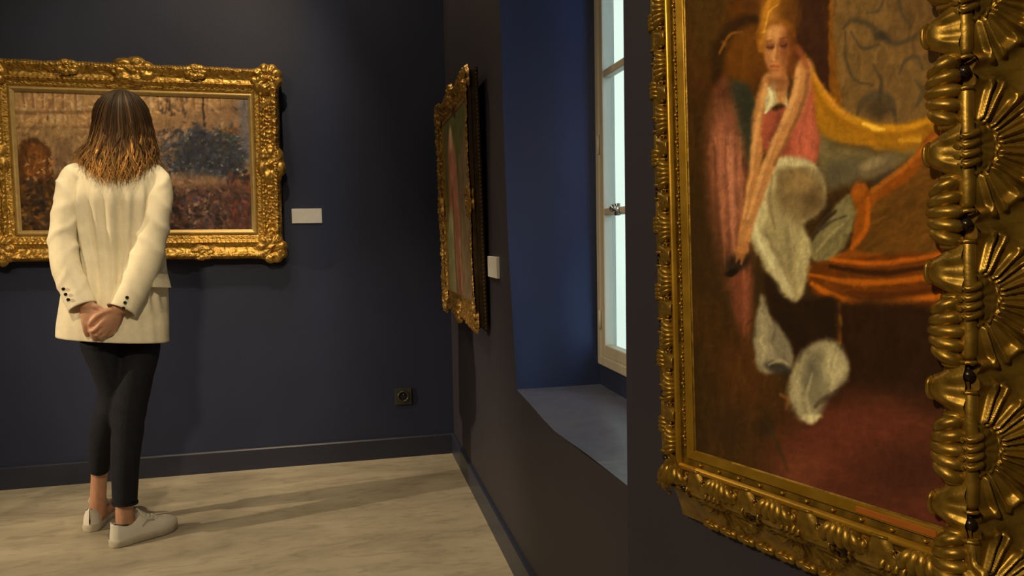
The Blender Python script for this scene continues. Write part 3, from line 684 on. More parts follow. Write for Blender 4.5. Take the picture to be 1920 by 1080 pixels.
        for j in range(4):
            x0 = (j-1.5)*pr*.062; rib.tube([(x0+.0035*math.sin(a), .0096*math.cos(a), .0096*math.sin(a)) for a in np.linspace(-.4, PI+.4, 9)], [.0035]*9, 7, 2)
        rib = rib.mesh()
        cap = MB().tube([(0+.002, .0075*math.cos(a), .0075*math.sin(a)+.001) for a in np.linspace(0, PI, 8)], [.0022]*8, 6, 2).mesh()
        pal = palmette(pr, t1); sr = (.05, .016, .04, .03)[s]
        for i in range(-1, n):
            a = sr+i*pr; b = a+pr/2
            if -tr+.03 < a < Ls+(tr-.03 if s != 1 else .07):
                put2('rod', segm, fr, MM(s, a, tr, hr), M['portgold']); put2('ribbon', rib, fr, MM(s, a, tr, hr), M['portgold']); put2('palmette', pal, fr, MM(s, a, 0, 0, True), M['portgold'])
                for e in (-1, 1): put2('rod_cap', cap, fr, MM(s, a+e*pr*.40, tr, hr), M['portgold'])
            if -tr < b < Ls+tr: put2('bead', hole, fr, MM(s, b, tr, hr+.002), M['bole'])
        # pearls in the inner channel
        npz = int(Ls/.0395) if s in (0, 2) else int(Ls/.0395)
        for i in range(npz): (s != 1) and put2('pearl', pearl, fr, MM(s, (i+.5)*Ls/npz, .0165, .0095), M['portslip'])
        if s == 3:
            for i in range(npz*2):
                for f in (.27, .5, .73)[::2]: put2('pearl', seed_, fr, MM(s, (i+f)*Ls/(npz*2), .0165, .0085), M['portgold'])
    # scalloped leaves along the lower outer edge
    el = MB()
    for f in (-1, 0, 1): el.ellipsoid((f*.010, 0, -.001*abs(f)), (.0085, .0075, .006), Matrix.Rotation(f*.5, 3, 'Z'), 7, 10)
    el.tube([(-.017, .001, 0), (0, -.006, .003), (.017, .001, 0)], [.002, .003, .002], 6, 4); el = el.mesh()
    for i in range(-1, 12): put2('edge_leaf', el, fr, MM(0, .005+i*.0375, T1[0]-.004, -.044) @ Matrix.Rotation(-.6, 4, 'X'), M['portgold'])
    # acanthus corner leaves
    def acanthus(L):
        u = np.linspace(0, 1, 22)[:, None]; v = np.linspace(-1, 1, 25)[None, :]
        hw = .021*(1-.55*u)*(1+.16*np.cos(u*2*PI*4)); x = -.012+L*u+0*v; y = hw*v
        z = .016+.012*np.sin(u*2.3)*(1-.8*v*v)+.0025*np.cos(v*2.5*PI)-.03*sm(u, .55, 1)
        return grid_mesh(np.stack([x, y, z], -1))
    ac = acanthus(.085)
    for x, y, r in [(-.03, -.03, -.75*PI), (W+.03, -.03, -.25*PI), (W+.03, H+.03, .25*PI), (-.03, H+.03, .75*PI)]:
        put('corner_leaf', ac, fr, x, y, .004, M['portgold'], r)
    # copper plaque on the lower slip
    me = bevel(MB().box((.290, -.0098, .0098), (.388, -.0022, .0118)).mesh(), .0005, 1)
    link('plaque', me, M['plaque'], root, smooth=False)
    # ---- the picture
    a = Art(1270, -120, 1800, 1010, 1., (60, 40, 18))
    P, E, S = a.poly, a.ell, a.stroke
    P([(1270, -120), (1800, -120), (1800, 330), (1270, 330)], (66, 42, 18), 20, 1, .3)
    E(1385, 70, 85, 120, (92, 52, 16), .6, .9); E(1400, 95, 50, 60, (112, 66, 18), .6, .8); E(1330, 20, 34, 100, (70, 52, 20), .6, .7)
    S([(1345, 150), (1352, 90), (1385, 45), (1430, 35)], [10, 14, 12, 8], (48, 30, 16), .8, .8); S([(1352, 100), (1372, 66), (1395, 60)], [2, 3, 1], (150, 96, 34), .7, .7)
    P([(1495, -120), (1560, -120), (1560, 200), (1500, 150)], (62, 34, 20), 8, .9, .3)
    P([(1558, -120), (1580, -120), (1582, 215), (1560, 190)], (128, 78, 20), 3, .9, .3)
    P([(1580, -120), (1800, -120), (1800, 240), (1650, 240), (1584, 215)], (116, 86, 48), 6, .95, .3)
    P([(1670, -120), (1800, -120), (1800, 110), (1690, 60)], (96, 68, 36), 25, .6, .3)
    for pts, w in [([(1585, 55), (1600, 38), (1630, 45), (1655, 65), (1668, 78)], [2, 4, 5, 8, 5]), ([(1655, 66), (1680, 82), (1712, 72), (1728, 60)], [4, 5, 4, 2]), ([(1600, 60), (1620, 90), (1650, 85)], [2, 3, 4]), ([(1690, 0), (1696, 30), (1712, 50)], [3, 4, 2]),
                   ([(1588, 60), (1590, 110), (1605, 150), (1640, 160)], [2, 3, 3, 2]), ([(1690, 140), (1700, 115), (1722, 105), (1735, 130)], [2, 3, 4, 3]), ([(1610, 215), (1622, 190), (1650, 178), (1675, 190), (1682, 225)], [3, 6, 9, 7, 3]), ([(1640, 120), (1656, 150), (1652, 185)], [2, 3, 4]),
                   ([(1720, 150), (1735, 175), (1720, 200)], [3, 5, 3]), ([(1660, 0), (1650, 20), (1630, 25)], [2, 3, 2])]: S(pts, w, (66, 58, 44), .8, .65)
    E(1650, 205, 26, 18, (58, 46, 34), .5, .7); E(1655, 68, 16, 10, (56, 46, 36), .5, .7)
    # hanging pink gown, slate-blue cloth
    P([(1366, 158), (1405, 160), (1424, 215), (1416, 300), (1400, 318), (1384, 250)], (60, 58, 44), 9, .95, .35)
    S([(1376, 200), (1392, 255), (1402, 305)], [3, 4, 3], (104, 98, 74), .9, .5); E(1405, 200, 12, 36, (44, 42, 32), .7, .6, -12)
    P([(1338, 185), (1356, 150), (1374, 178), (1390, 250), (1404, 320), (1412, 430), (1412, 560), (1404, 645), (1386, 640), (1368, 560), (1344, 500), (1326, 340), (1327, 245)], (112, 68, 44), 13, .9, .35)
    P([(1348, 225), (1372, 215), (1392, 280), (1400, 360), (1398, 450), (1372, 470), (1346, 380), (1338, 290)], (158, 98, 72), 13, .85, .4); E(1364, 215, 16, 26, (132, 80, 58), .7, .7); E(1360, 170, 12, 18, (96, 54, 36), .7, .8)
    P([(1366, 260), (1384, 270), (1392, 380), (1376, 440), (1362, 360)], (180, 116, 88), 10, .6, .4)
    for x0, c, o in [(1346, (92, 54, 36), .5), (1356, (172, 110, 82), .5), (1366, (104, 60, 42), .45), (1375, (186, 124, 94), .5), (1385, (110, 66, 44), .45), (1394, (166, 104, 76), .45), (1403, (96, 56, 36), .5)]:
        S([(x0-4, 250+RNG.uniform(-10, 20)), (x0, 380), (x0+7, 520+RNG.uniform(-30, 40))], [1.5, 4, 2], c, .95, o)
    P([(1316, 440), (1352, 470), (1372, 540), (1392, 670), (1330, 690), (1310, 560)], (62, 41, 20), 26, .85, .2); P([(1372, 500), (1402, 470), (1413, 560), (1405, 640), (1390, 636), (1378, 570)], (124, 68, 46), 9, .8, .3); S([(1398, 500), (1402, 570), (1398, 630)], [3, 5, 3], (150, 88, 62), .9, .5)
    # yellow drape, grey sheet, pillow
    P([(1512, 105), (1532, 135), (1550, 180), (1590, 222), (1650, 242), (1750, 220), (1760, 285), (1700, 290), (1620, 275), (1555, 262), (1525, 240)], (148, 98, 18), 6, 1, .3, 30)
    P([(1532, 252), (1590, 272), (1680, 284), (1735, 276), (1700, 305), (1640, 330), (1590, 345), (1552, 350), (1534, 300)], (116, 100, 66), 15, .92, .25, 20)
    P([(1556, 300), (1620, 304), (1600, 342), (1556, 347)], (88, 78, 60), 10, .7, .25)
    S([(1520, 125), (1545, 170), (1582, 212), (1640, 238), (1700, 240), (1745, 226)], [4, 7, 7, 8, 6, 6], (196, 136, 26), .7, .85); S([(1622, 232), (1645, 240), (1662, 243)], [3, 5, 2], (236, 184, 64), .6, .95); S([(1690, 262), (1728, 262)], [3, 5], (216, 160, 44), .6, .85); P([(1528, 180), (1570, 225), (1640, 256), (1740, 252), (1700, 272), (1610, 268), (1545, 250)], (168, 116, 26), 10, .6, .3); S([(1528, 138), (1560, 188), (1590, 215)], [2, 2.4, 2], (206, 136, 60), .7, .8)
    E(1650, 312, 42, 19, (110, 92, 66), .3, .95, -22); E(1640, 306, 26, 9, (140, 120, 88), .5, .8, -22); E(1666, 330, 34, 9, (70, 56, 44), .5, .7, -22)
    # bed foot and rails
    P([(1600, 352), (1622, 344), (1640, 356), (1700, 310), (1765, 250), (1765, 500), (1560, 490), (1596, 462), (1606, 410)], (134, 72, 16), 4, 1, .25, 150)
    P([(1640, 385), (1700, 345), (1765, 290), (1765, 465), (1612, 470), (1630, 440)], (98, 64, 22), 5, .95, .35, 150)
    S([(1640, 356), (1700, 312), (1760, 256)], [5, 5, 5], (166, 96, 26), .6, .8); S([(1632, 372), (1626, 430), (1600, 466)], [4, 5, 4], (176, 92, 20), .6, .85); E(1612, 360, 13, 17, (158, 86, 20), .4, .9)
    P([(1562, 392), (1598, 366), (1604, 425), (1566, 484), (1528, 492), (1522, 452)], (126, 112, 76), 5, .95, .35, 120)
    S([(1530, 440), (1560, 418), (1590, 405)], [2, 3, 2], (70, 64, 46), .7, .8); S([(1535, 470), (1560, 440), (1585, 420)], [2, 3, 2], (158, 142, 98), .7, .7); S([(1524, 450), (1540, 425), (1570, 395)], [3, 4, 3], (52, 40, 26), .7, .8)
    P([(1515, 500), (1560, 488), (1765, 478), (1765, 575), (1640, 578), (1560, 560), (1525, 545)], (104, 54, 12), 5, .95, .3, 5)
    for pts, w, c in [([(1562, 486), (1650, 494), (1765, 478)], [4, 5, 4], (178, 92, 18)), ([(1560, 500), (1650, 512), (1765, 498)], [4, 5, 4], (52, 28, 12)), ([(1520, 515), (1620, 530), (1765, 518)], [3, 6, 5], (172, 92, 16)), ([(1525, 532), (1570, 556), (1640, 570), (1765, 556)], [4, 6, 7, 6], (182, 98, 18)), ([(1590, 548), (1680, 552), (1765, 540)], [3, 4, 4], (86, 42, 10))]: S(pts, w, c, .7, .9)
    P([(1500, 575), (1765, 580), (1765, 775), (1640, 745), (1560, 770), (1490, 660)], (46, 27, 13), 14, .95, .25)
    S([(1573, 570), (1575, 640)], [6, 5], (170, 98, 18), .6, .9); S([(1574, 596), (1576, 606)], [8, 6], (206, 138, 34), .6, .9)
    # lower ground: brown floor, red-brown rug
    P([(1270, 560), (1420, 650), (1470, 740), (1480, 800), (1400, 1000), (1270, 1000)], (70, 44, 18), 26, .9, .3); P([(1280, 640), (1340, 700), (1330, 860), (1270, 860)], (56, 38, 16), 20, .7, .3)
    E(1650, 885, 200, 145, (92, 46, 32), .30, .95, 8, .25, 10); E(1620, 830, 90, 60, (104, 52, 34), .6, .7); E(1700, 880, 90, 50, (66, 34, 24), .7, .7); E(1500, 880, 44, 40, (118, 64, 40), .8, .6)
    E(1438, 800, 16, 22, (46, 32, 20), .7, .6); E(1370, 790, 30, 40, (58, 38, 20), .8, .6); S([(1440, 790), (1460, 830), (1480, 880)], [4, 4, 3], (60, 48, 24), .9, .5); E(1400, 700, 50, 60, (92, 54, 20), .8, .5)
    # dark behind the legs, white stockings and trailing cloth
    P([(1440, 515), (1500, 560), (1575, 560), (1570, 650), (1505, 672), (1452, 600)], (42, 26, 16), 9, .95, .2)
    P([(1432, 552), (1446, 590), (1468, 615), (1492, 662), (1484, 692), (1455, 700), (1428, 698), (1416, 650), (1420, 600)], (136, 122, 98), 6, .98, .3)
    P([(1430, 566), (1440, 610), (1436, 680), (1422, 670), (1422, 610)], (164, 148, 116), 8, .8, .3); P([(1448, 612), (1474, 645), (1480, 684), (1456, 690)], (112, 100, 82), 10, .8, .3); P([(1440, 640), (1456, 650), (1456, 690), (1438, 690)], (172, 156, 124), 9, .55, .3)
    E(1464, 692, 25, 11, (50, 43, 36), .5, .85, 20); S([(1446, 684), (1466, 676), (1480, 682)], [2, 3, 2], (180, 164, 130), .8, .6)
    P([(1505, 665), (1535, 640), (1570, 640), (1592, 672), (1592, 712), (1560, 738), (1540, 780), (1512, 792), (1492, 770), (1480, 726)], (146, 131, 102), 8, .98, .3, 120)
    P([(1512, 680), (1544, 662), (1548, 700), (1522, 742), (1504, 730)], (108, 98, 80), 14, .8, .3); P([(1555, 648), (1584, 672), (1588, 706), (1556, 728), (1546, 690)], (178, 162, 126), 11, .85, .3); P([(1488, 706), (1502, 690), (1506, 750), (1520, 780), (1498, 772)], (170, 154, 120), 9, .8, .3)
    P([(1540, 700), (1556, 730), (1536, 760), (1522, 750)], (120, 108, 86), 9, .7, .3); S([(1532, 762), (1550, 748), (1572, 734)], [3, 6, 4], (70, 56, 42), .8, .7); P([(1504, 782), (1530, 774), (1546, 778), (1524, 794)], (206, 190, 146), 5, .85, .2); S([(1526, 700), (1516, 740), (1522, 772)], [2, 4, 3], (188, 172, 134), .9, .5)
    S([(1466, 740), (1480, 748), (1478, 765)], [3, 4, 3], (140, 92, 50), .7, .7)
    # lowered arm with shoe, skirt, bodice, head
    S([(1446, 150), (1428, 215), (1420, 300), (1404, 400), (1392, 462)], [14, 13, 12, 9, 7], (178, 122, 72), .4, 1); S([(1440, 160), (1420, 250), (1412, 320), (1398, 410)], [4, 4, 3, 3], (206, 152, 96), .6, .7)
    E(1388, 492, 26, 17, (48, 36, 24), .35, .95, -35); E(1374, 512, 13, 7, (30, 22, 16), .4, .95, -20)
    P([(1440, 205), (1462, 208), (1490, 180), (1522, 140), (1532, 220), (1538, 300), (1500, 306), (1446, 296), (1430, 250)], (166, 86, 62), 5, 1, .3)
    P([(1455, 220), (1485, 215), (1478, 290), (1448, 285)], (112, 58, 42), 9, .7, .3); P([(1498, 190), (1526, 200), (1532, 290), (1490, 285)], (184, 98, 74), 7, .8, .3)
    P([(1437, 310), (1452, 294), (1500, 296), (1540, 318), (1552, 360), (1546, 392), (1510, 424), (1522, 462), (1512, 530), (1498, 566), (1474, 548), (1432, 492), (1406, 444), (1412, 404), (1424, 350)], (152, 134, 96), 5, 1, .3, 100)
    P([(1462, 322), (1500, 312), (1536, 336), (1542, 380), (1512, 412), (1476, 400), (1456, 366)], (122, 98, 64), 20, .9, .3, 110); E(1504, 340, 28, 20, (156, 124, 80), .8, .75); E(1530, 378, 18, 24, (92, 70, 44), .8, .7)
    P([(1442, 308), (1456, 300), (1452, 350), (1440, 410), (1424, 446), (1410, 440), (1416, 400), (1428, 350)], (198, 180, 136), 10, .85, .3); P([(1414, 440), (1440, 450), (1468, 500), (1492, 556), (1472, 546), (1434, 490)], (204, 188, 146), 10, .8, .3)
    P([(1448, 420), (1478, 410), (1500, 430), (1500, 500), (1480, 510), (1456, 470)], (168, 150, 110), 14, .7, .3); P([(1506, 430), (1520, 462), (1512, 530), (1500, 556), (1494, 500)], (186, 168, 124), 9, .75, .3); P([(1480, 420), (1490, 470), (1486, 520), (1474, 490), (1470, 440)], (122, 106, 76), 10, .6, .3)
    P([(1446, 300), (1500, 294), (1536, 314), (1500, 312), (1456, 316)], (204, 186, 144), 7, .8, .3); S([(1450, 330), (1446, 380), (1456, 430)], [2, 4, 2], (110, 90, 60), .95, .5); S([(1440, 440), (1462, 480), (1480, 525)], [2, 4, 2], (128, 110, 80), .95, .5); S([(1418, 420), (1430, 462), (1452, 500)], [3, 4, 3], (222, 208, 168), .9, .55)
    E(1552, 402, 10, 20, (44, 30, 18), .7, .7, 20)
    S([(1510, 125), (1502, 180), (1474, 245), (1440, 320), (1412, 410), (1398, 468)], [17, 16, 13, 12, 9, 7], (182, 126, 76), .4, 1); S([(1500, 130), (1490, 185), (1462, 250), (1430, 330), (1406, 410)], [5, 5, 4, 4, 3], (210, 156, 98), .6, .7); S([(1518, 140), (1512, 185), (1484, 250), (1455, 310)], [4, 4, 3, 3], (128, 80, 46), .7, .7)
    E(1394, 470, 11, 17, (176, 116, 66), .4, .9, 20); S([(1388, 478), (1384, 492)], [3, 2], (150, 94, 52), .6, .8); S([(1396, 480), (1394, 496)], [3, 2], (160, 100, 56), .6, .8)
    P([(1444, 165), (1456, 150), (1468, 175), (1476, 158), (1480, 200), (1466, 192), (1452, 204), (1440, 212), (1438, 200)], (202, 184, 140), 3, .9, .4); P([(1455, 135), (1478, 135), (1478, 185), (1462, 190)], (172, 118, 70), 5, .95, .2); S([(1444, 165), (1450, 190), (1438, 212)], [2, 3, 2], (224, 208, 166), .6, .9)
    E(1464, 20, 34, 66, (122, 76, 24), .4, 1); E(1447, 30, 12, 56, (168, 112, 38), .8, .7); E(1485, 25, 14, 30, (92, 54, 18), .6, .7); E(1440, -40, 40, 40, (130, 80, 22), .5, .8); S([(1432, 80), (1438, 40), (1446, 0)], [3, 5, 4], (206, 148, 58), .7, .7); S([(1496, 90), (1508, 105), (1516, 128)], [7, 6, 5], (150, 82, 46), .7, .8)
    E(1462, 94, 25, 52, (168, 108, 62), .2, 1, 2); E(1453, 82, 15, 44, (192, 134, 82), .7, .75); E(1478, 100, 11, 42, (128, 74, 40), .7, .7); E(1456, 60, 15, 12, (204, 148, 94), .7, .6)
    E(1447, 87, 9, 6.5, (116, 66, 40), .7, .75, -8); E(1472, 82, 10, 7, (104, 58, 36), .7, .75, -8); S([(1441, 89), (1448, 90), (1453, 88)], [1.2, 2, 1.2], (70, 38, 26), .6, .8); S([(1466, 86), (1473, 86), (1480, 82)], [1.2, 2, 1.2], (66, 36, 26), .6, .8)
    S([(1440, 78), (1450, 76)], [1.6, 1.6], (110, 66, 36), .7, .6); S([(1466, 73), (1482, 70)], [1.8, 1.8], (100, 58, 32), .7, .6)
    S([(1457, 84), (1454, 104), (1455, 111)], [1.4, 2, 2.4], (212, 154, 100), .8, .7); S([(1462, 86), (1461, 110)], [2.4, 2.6], (128, 74, 42), .9, .5); S([(1450, 114), (1459, 115)], [1.6, 1.6], (120, 64, 40), .8, .6)
    S([(1448, 125), (1456, 124), (1464, 126)], [1.4, 2.4, 1.4], (142, 62, 44), .7, .8); S([(1450, 132), (1461, 133)], [1.6, 1.6], (124, 72, 44), .9, .4); E(1457, 141, 9, 5, (188, 128, 78), .7, .5)
    P([(1444, 146), (1476, 150), (1478, 168), (1452, 172)], (112, 66, 36), 6, .55, .2)
    S([(1430, 95), (1432, 60), (1442, 20), (1458, 2)], [5, 8, 9, 8], (172, 112, 34), .7, .8); S([(1440, 50), (1455, 42), (1478, 44), (1490, 66)], [4, 5, 5, 6], (140, 86, 24), .8, .7); S([(1488, 60), (1492, 100), (1486, 140)], [6, 8, 6], (108, 58, 24), .8, .7); S([(1436, 60), (1446, 24), (1462, 8)], [1.5, 2, 1.5], (214, 156, 66), .7, .7)
    a.brush(3800, (1.1, 2.8), .06, 3.2, .38); a.finish(.08); a.I = 255*(a.I/255)**1.12*1.06
    # layout: where four points of the canvas lie in the picture's drawing units
    Hm = homography([(0, 0), (.40*k, 0), (0, .6*k), (.40*k, .6*k)], PLAY)
    link('canvas', canvas_mesh(W, H, 240, 540, a, Hm, ART_GAIN2), M['oil'], root, Matrix.Translation((0, 0, .003)))
def put2(name, me, parent, Mx, m): return link(name, me, m, parent, Mx)
PLAY = [(1307.0, 845.0), (1858.92, 1016.94), (1286.66, 28.1), (1843.82, -236.75)]
portrait()

# ------------------------------------------------------------------ the visitor: seen from behind, hands clasped at her back
# local frame: x to the viewer's right, y away from the camera, z up
PG = (-.82, 3.0, 0); PB = math.radians(15.29)
M['skin'] = noisy(mat('skin', rough=.5), ((.46, .235, .15), (.54, .29, .19), (.50, .24, .16)), 25, 4)
M['jacket'] = noisy(mat('cream_wool_jacket', rough=.8, spec=.2), ((.74, .685, .54), (.80, .74, .59)), 60, 4, bump=.25, bscale=420)
M['trouser'] = noisy(mat('black_trouser_cloth', rough=.85, spec=.2), ((.009, .011, .019), (.014, .016, .026)), 50, 4, bump=.3, bscale=380)
M['shoe'] = noisy(mat('white_leather', rough=.5), ((.72, .70, .66), (.80, .78, .74)), 18, 4)
M['sole'] = noisy(mat('cream_rubber_sole', rough=.7), ((.44, .41, .34), (.54, .50, .42)), 25, 4)
M['lining'] = mat('dark_shoe_lining', (.035, .04, .055), .8)
M['button'] = mat('black_button', (.008, .008, .009), .3)
M['hair'] = vmat('hair', .52, .22)
M['eye'] = mat('eye_white', (.7, .68, .64), .2)
her = empty('person', loc=PG, rz=PB)
tag(her, 'person in cream blazer, cropped black trousers and white sneakers, hands behind back', 'person')
TW = math.radians(-13)                                    # the torso is turned a little to the right

# ---- body: one continuous surface
def hand(mb, wrist, d, back, thumb, curl, spread, size=1., lens=(.073, .082, .077, .060)):
    """palm + five fingers; d along the hand, back = where the back of the hand faces, thumb = side of the thumb"""
    d = Vector(d).normalized(); n = Vector(back); n = (n-d*n.dot(d)).normalized(); s = n.cross(d).normalized()
    if s.dot(Vector(thumb)) < 0: s = -s
    w = Vector(wrist); L = .085*size
    R = np.array([[s.x, n.x, d.x], [s.y, n.y, d.y], [s.z, n.z, d.z]])
    mb.ellipsoid(w+d*L*.55, (.036*size, .014*size, L*.60), R, 10, 14); mb.ellipsoid(w+d*L*.78, (.038*size, .0125*size, L*.32), R, 8, 12)
    mb.ellipsoid(w+d*L*.05, (.025*size, .018*size, .03*size), R, 8, 12)
    for i in range(4):
        f = (i-1.5)/1.5; base = w+d*(L*(.98-.10*abs(f-.1)))-s*(f*.028*size); a = 0; p = base-d*.012; pts = [p, base]
        dr = (d-s*f*spread).normalized(); cur = base
        for j, fr in enumerate((.45, .32, .23)):
            a += curl[j]*(1+.08*i); v = dr*math.cos(a)-n*math.sin(a); cur = cur+v*lens[i]*size*fr; pts.append(cur)
        mb.tube([tuple(q) for q in pts], np.array([.0092, .0092, .0084, .0078, .0062])*size*(1-.07*(i == 3)), 10, 4)
        mb.ellipsoid(tuple(pts[-1]), (.0062*size,)*3, None, 6, 8)
    b = w+d*L*.22+s*.024*size; p1 = b+(d*.75+s*.6-n*.25).normalized()*.036*size; p2 = p1+(d*.95+s*.15-n*.4).normalized()*.030*size; p3 = p2+(d*1.0-s*.1-n*.4).normalized()*.022*size
    mb.tube([tuple(q) for q in (b-s*.012*size, b, p1, p2, p3)], np.array([.012, .0125, .0105, .0095, .0068])*size, 10, 4); mb.ellipsoid(tuple(p3), (.0068*size,)*3, None, 6, 8)
HC_ = (.036, .005, 1.548)                                # head centre
def body():
    mb = MB(); c, s_ = math.cos(TW), math.sin(TW); Rz = np.array([[c, -s_, 0], [s_, c, 0], [0, 0, 1]])
    mb.tube([(0, .0, .80), (-.002, 0, .92), (.0, 0, 1.06), (.01, 0, 1.22), (.015, .0, 1.33), (.022, 0, 1.40)], [(.135, .10), (.14, .105), (.108, .085), (.125, .095), (.13, .07), (.05, .05)], 20, 5)
    mb.tube([(.022, .0, 1.36), (.028, .006, 1.43), (.034, .012, 1.50)], [.058, .05, .052], 14, 5)
    # head, jaw, nose, ears, lips
    H = lambda v: tuple(np.array(HC_)+Rz @ np.array(v))
    mb.ellipsoid(H((0, -.008, .012)), (.073, .092, .097), Rz, 16, 22); mb.ellipsoid(H((0, .028, -.045)), (.055, .062, .068), Rz, 12, 18); mb.ellipsoid(H((0, .062, -.088)), (.026, .024, .022), Rz, 8, 12)
    mb.tube([H((0, .084, .012)), H((0, .098, -.012)), H((0, .108, -.032)), H((0, .092, -.040))], [.008, .009, .012, .008], 10, 4)
    for sx in (-1, 1):
        mb.ellipsoid(H((sx*.076, -.002, -.008)), (.008, .019, .031), Rz, 8, 12); mb.ellipsoid(H((sx*.042, .06, -.02)), (.022, .024, .02), Rz, 8, 10); mb.tube([H((sx*.014, .088, .026)), H((sx*.034, .084, .031)), H((sx*.054, .068, .024))], [.006, .007, .005], 8, 3)
    mb.tube([H((-.022, .082, -.062)), H((0, .091, -.060)), H((.022, .082, -.062))], [.004, .0065, .004], 8, 4); mb.tube([H((-.018, .082, -.071)), H((0, .089, -.072)), H((.018, .082, -.071))], [.004, .007, .004], 8, 4)
    # arms inside the sleeves
    mb.tube([(-.105, 0, 1.335), (-.130, -.015, 1.29), (-.146, -.038, 1.22), (-.163, -.063, 1.115), (-.145, -.10, 1.01), (-.108, -.155, .905), (-.100, -.165, .885)], [.040, .036, .034, .032, .030, .024, .022], 14, 5)
    mb.tube([(.125, 0, 1.335), (.142, -.03, 1.29), (.134, -.065, 1.22), (.110, -.095, 1.105), (.074, -.12, 1.01), (.008, -.160, .885), (-.003, -.168, .862)], [.045, .042, .038, .034, .030, .024, .022], 14, 5)
    # the left hand hangs with the right one holding its fingers
    hand(mb, (-.098, -.170, .898), (.16, -.10, -1), (-.30, -1, .0), (1, 0, -.2), (.10, .45, .55), .10, .92)
    hand(mb, (-.006, -.176, .874), (-.50, -.12, -.86), (.55, -1, -.1), (-1, 0, -.4), (.35, .75, .7), .08, .92)
    # legs and feet
    mb.tube([(-.06, 0, .86), (-.062, .0, .74), (-.034, .02, .55), (-.058, .06, .42), (-.092, .12, .28), (-.103, .15, .20), (-.112, .158, .10), (-.115, .165, .05)], [.075, .066, .050, .044, .034, .029, .029, .032], 16, 5)
    mb.tube([(.06, 0, .86), (.056, .0, .72), (.026, -.01, .55), (.003, -.025, .41), (-.010, -.045, .28), (-.018, -.055, .17), (-.022, -.06, .10), (-.018, -.062, .05)], [.075, .066, .052, .046, .037, .031, .031, .034], 16, 5)
    for (hx, hy), (dx, dy) in (((-.125, .14), (.33, .94)), ((-.05, -.078), (.93, .36))):
        mb.tube([(hx, hy, .04), (hx+dx*.07, hy+dy*.07, .045), (hx+dx*.15, hy+dy*.15, .035), (hx+dx*.20, hy+dy*.20, .028)], [.026, .03, .032, .02], 12, 4)
    me = mb.mesh(); return remesh(me, .0036, 3)
bo = link('body', body(), M['skin'], her)
c, s_ = math.cos(TW), math.sin(TW)
for sx in (-1, 1):
    v = (sx*.030, .079, .008); link('eye', MB().ellipsoid((HC_[0]+c*v[0]-s_*v[1], HC_[1]+s_*v[0]+c*v[1], HC_[2]+v[2]), (.0115,)*3, None, 8, 12).mesh(), M['eye'], bo)

# ---- trousers
def trousers():
    mb = MB()
    mb.tube([(0, .0, .96), (0, 0, .86), (.0, .0, .77)], [(.13, .10), (.142, .115), (.137, .11)], 24, 5)
    mb.tube([(-.062, 0, .84), (-.064, 0, .745), (-.046, .012, .64), (-.029, .028, .55), (-.046, .045, .48), (-.066, .066, .42), (-.090, .11, .31), (-.101, .142, .236)], [(.076, .10), (.072, .092), (.062, .08), (.056, .068), (.053, .064), (.051, .062), (.043, .053), (.036, .046)], 22, 6)
    mb.tube([(.064, 0, .84), (.060, 0, .745), (.047, -.003, .66), (.025, -.010, .55), (.011, -.018, .48), (.003, -.026, .41), (-.009, -.043, .31), (-.015, -.053, .23), (-.0185, -.058, .143)], [(.078, .10), (.074, .092), (.069, .084), (.063, .072), (.059, .067), (.056, .065), (.050, .060), (.046, .056), (.043, .052)], 22, 6)
    me = remesh(mb.mesh(), .0055, 4); V = verts(me); x, y, z = V.T
    n = np.empty(len(V)*3); me.vertices.foreach_get('normal', n); n = n.reshape(-1, 3)
    d = .0055*(vnoise(x*7, y*7, z*26+x*14)-.5)*(.35+np.exp(-((z-.47)/.09)**2)+.8*np.exp(-((z-.70)/.07)**2))+.003*(fbm(x*16, y*16, z*12)-.47)
    d -= .004*np.exp(-((z-.735)/.012)**2)*(x > .0)*sm(x, .01, .04)*(y < 0)      # pocket welt line
    setverts(me, V+n*d[:, None]); return me
link('trousers', trousers(), M['trouser'], her)
for pts, r in (([(-.1005, .140, .243), (-.1015, .1435, .2345)], (.0375, .0475)), ([(-.018, -.0575, .150), (-.0187, -.0583, .1415)], (.0445, .0535))):
    mb = MB(); g0 = tube_grid([pts[0], pts[1]], [r, r], 28, 3); g1 = tube_grid([pts[1], pts[0]], [(r[0]-.003, r[1]-.003)]*2, 28, 3)
    mb.grid(g0, cv=True); link('hem', mb.mesh(), M['trouser'], [o for o in her.children if o.name.startswith('trousers')][0])

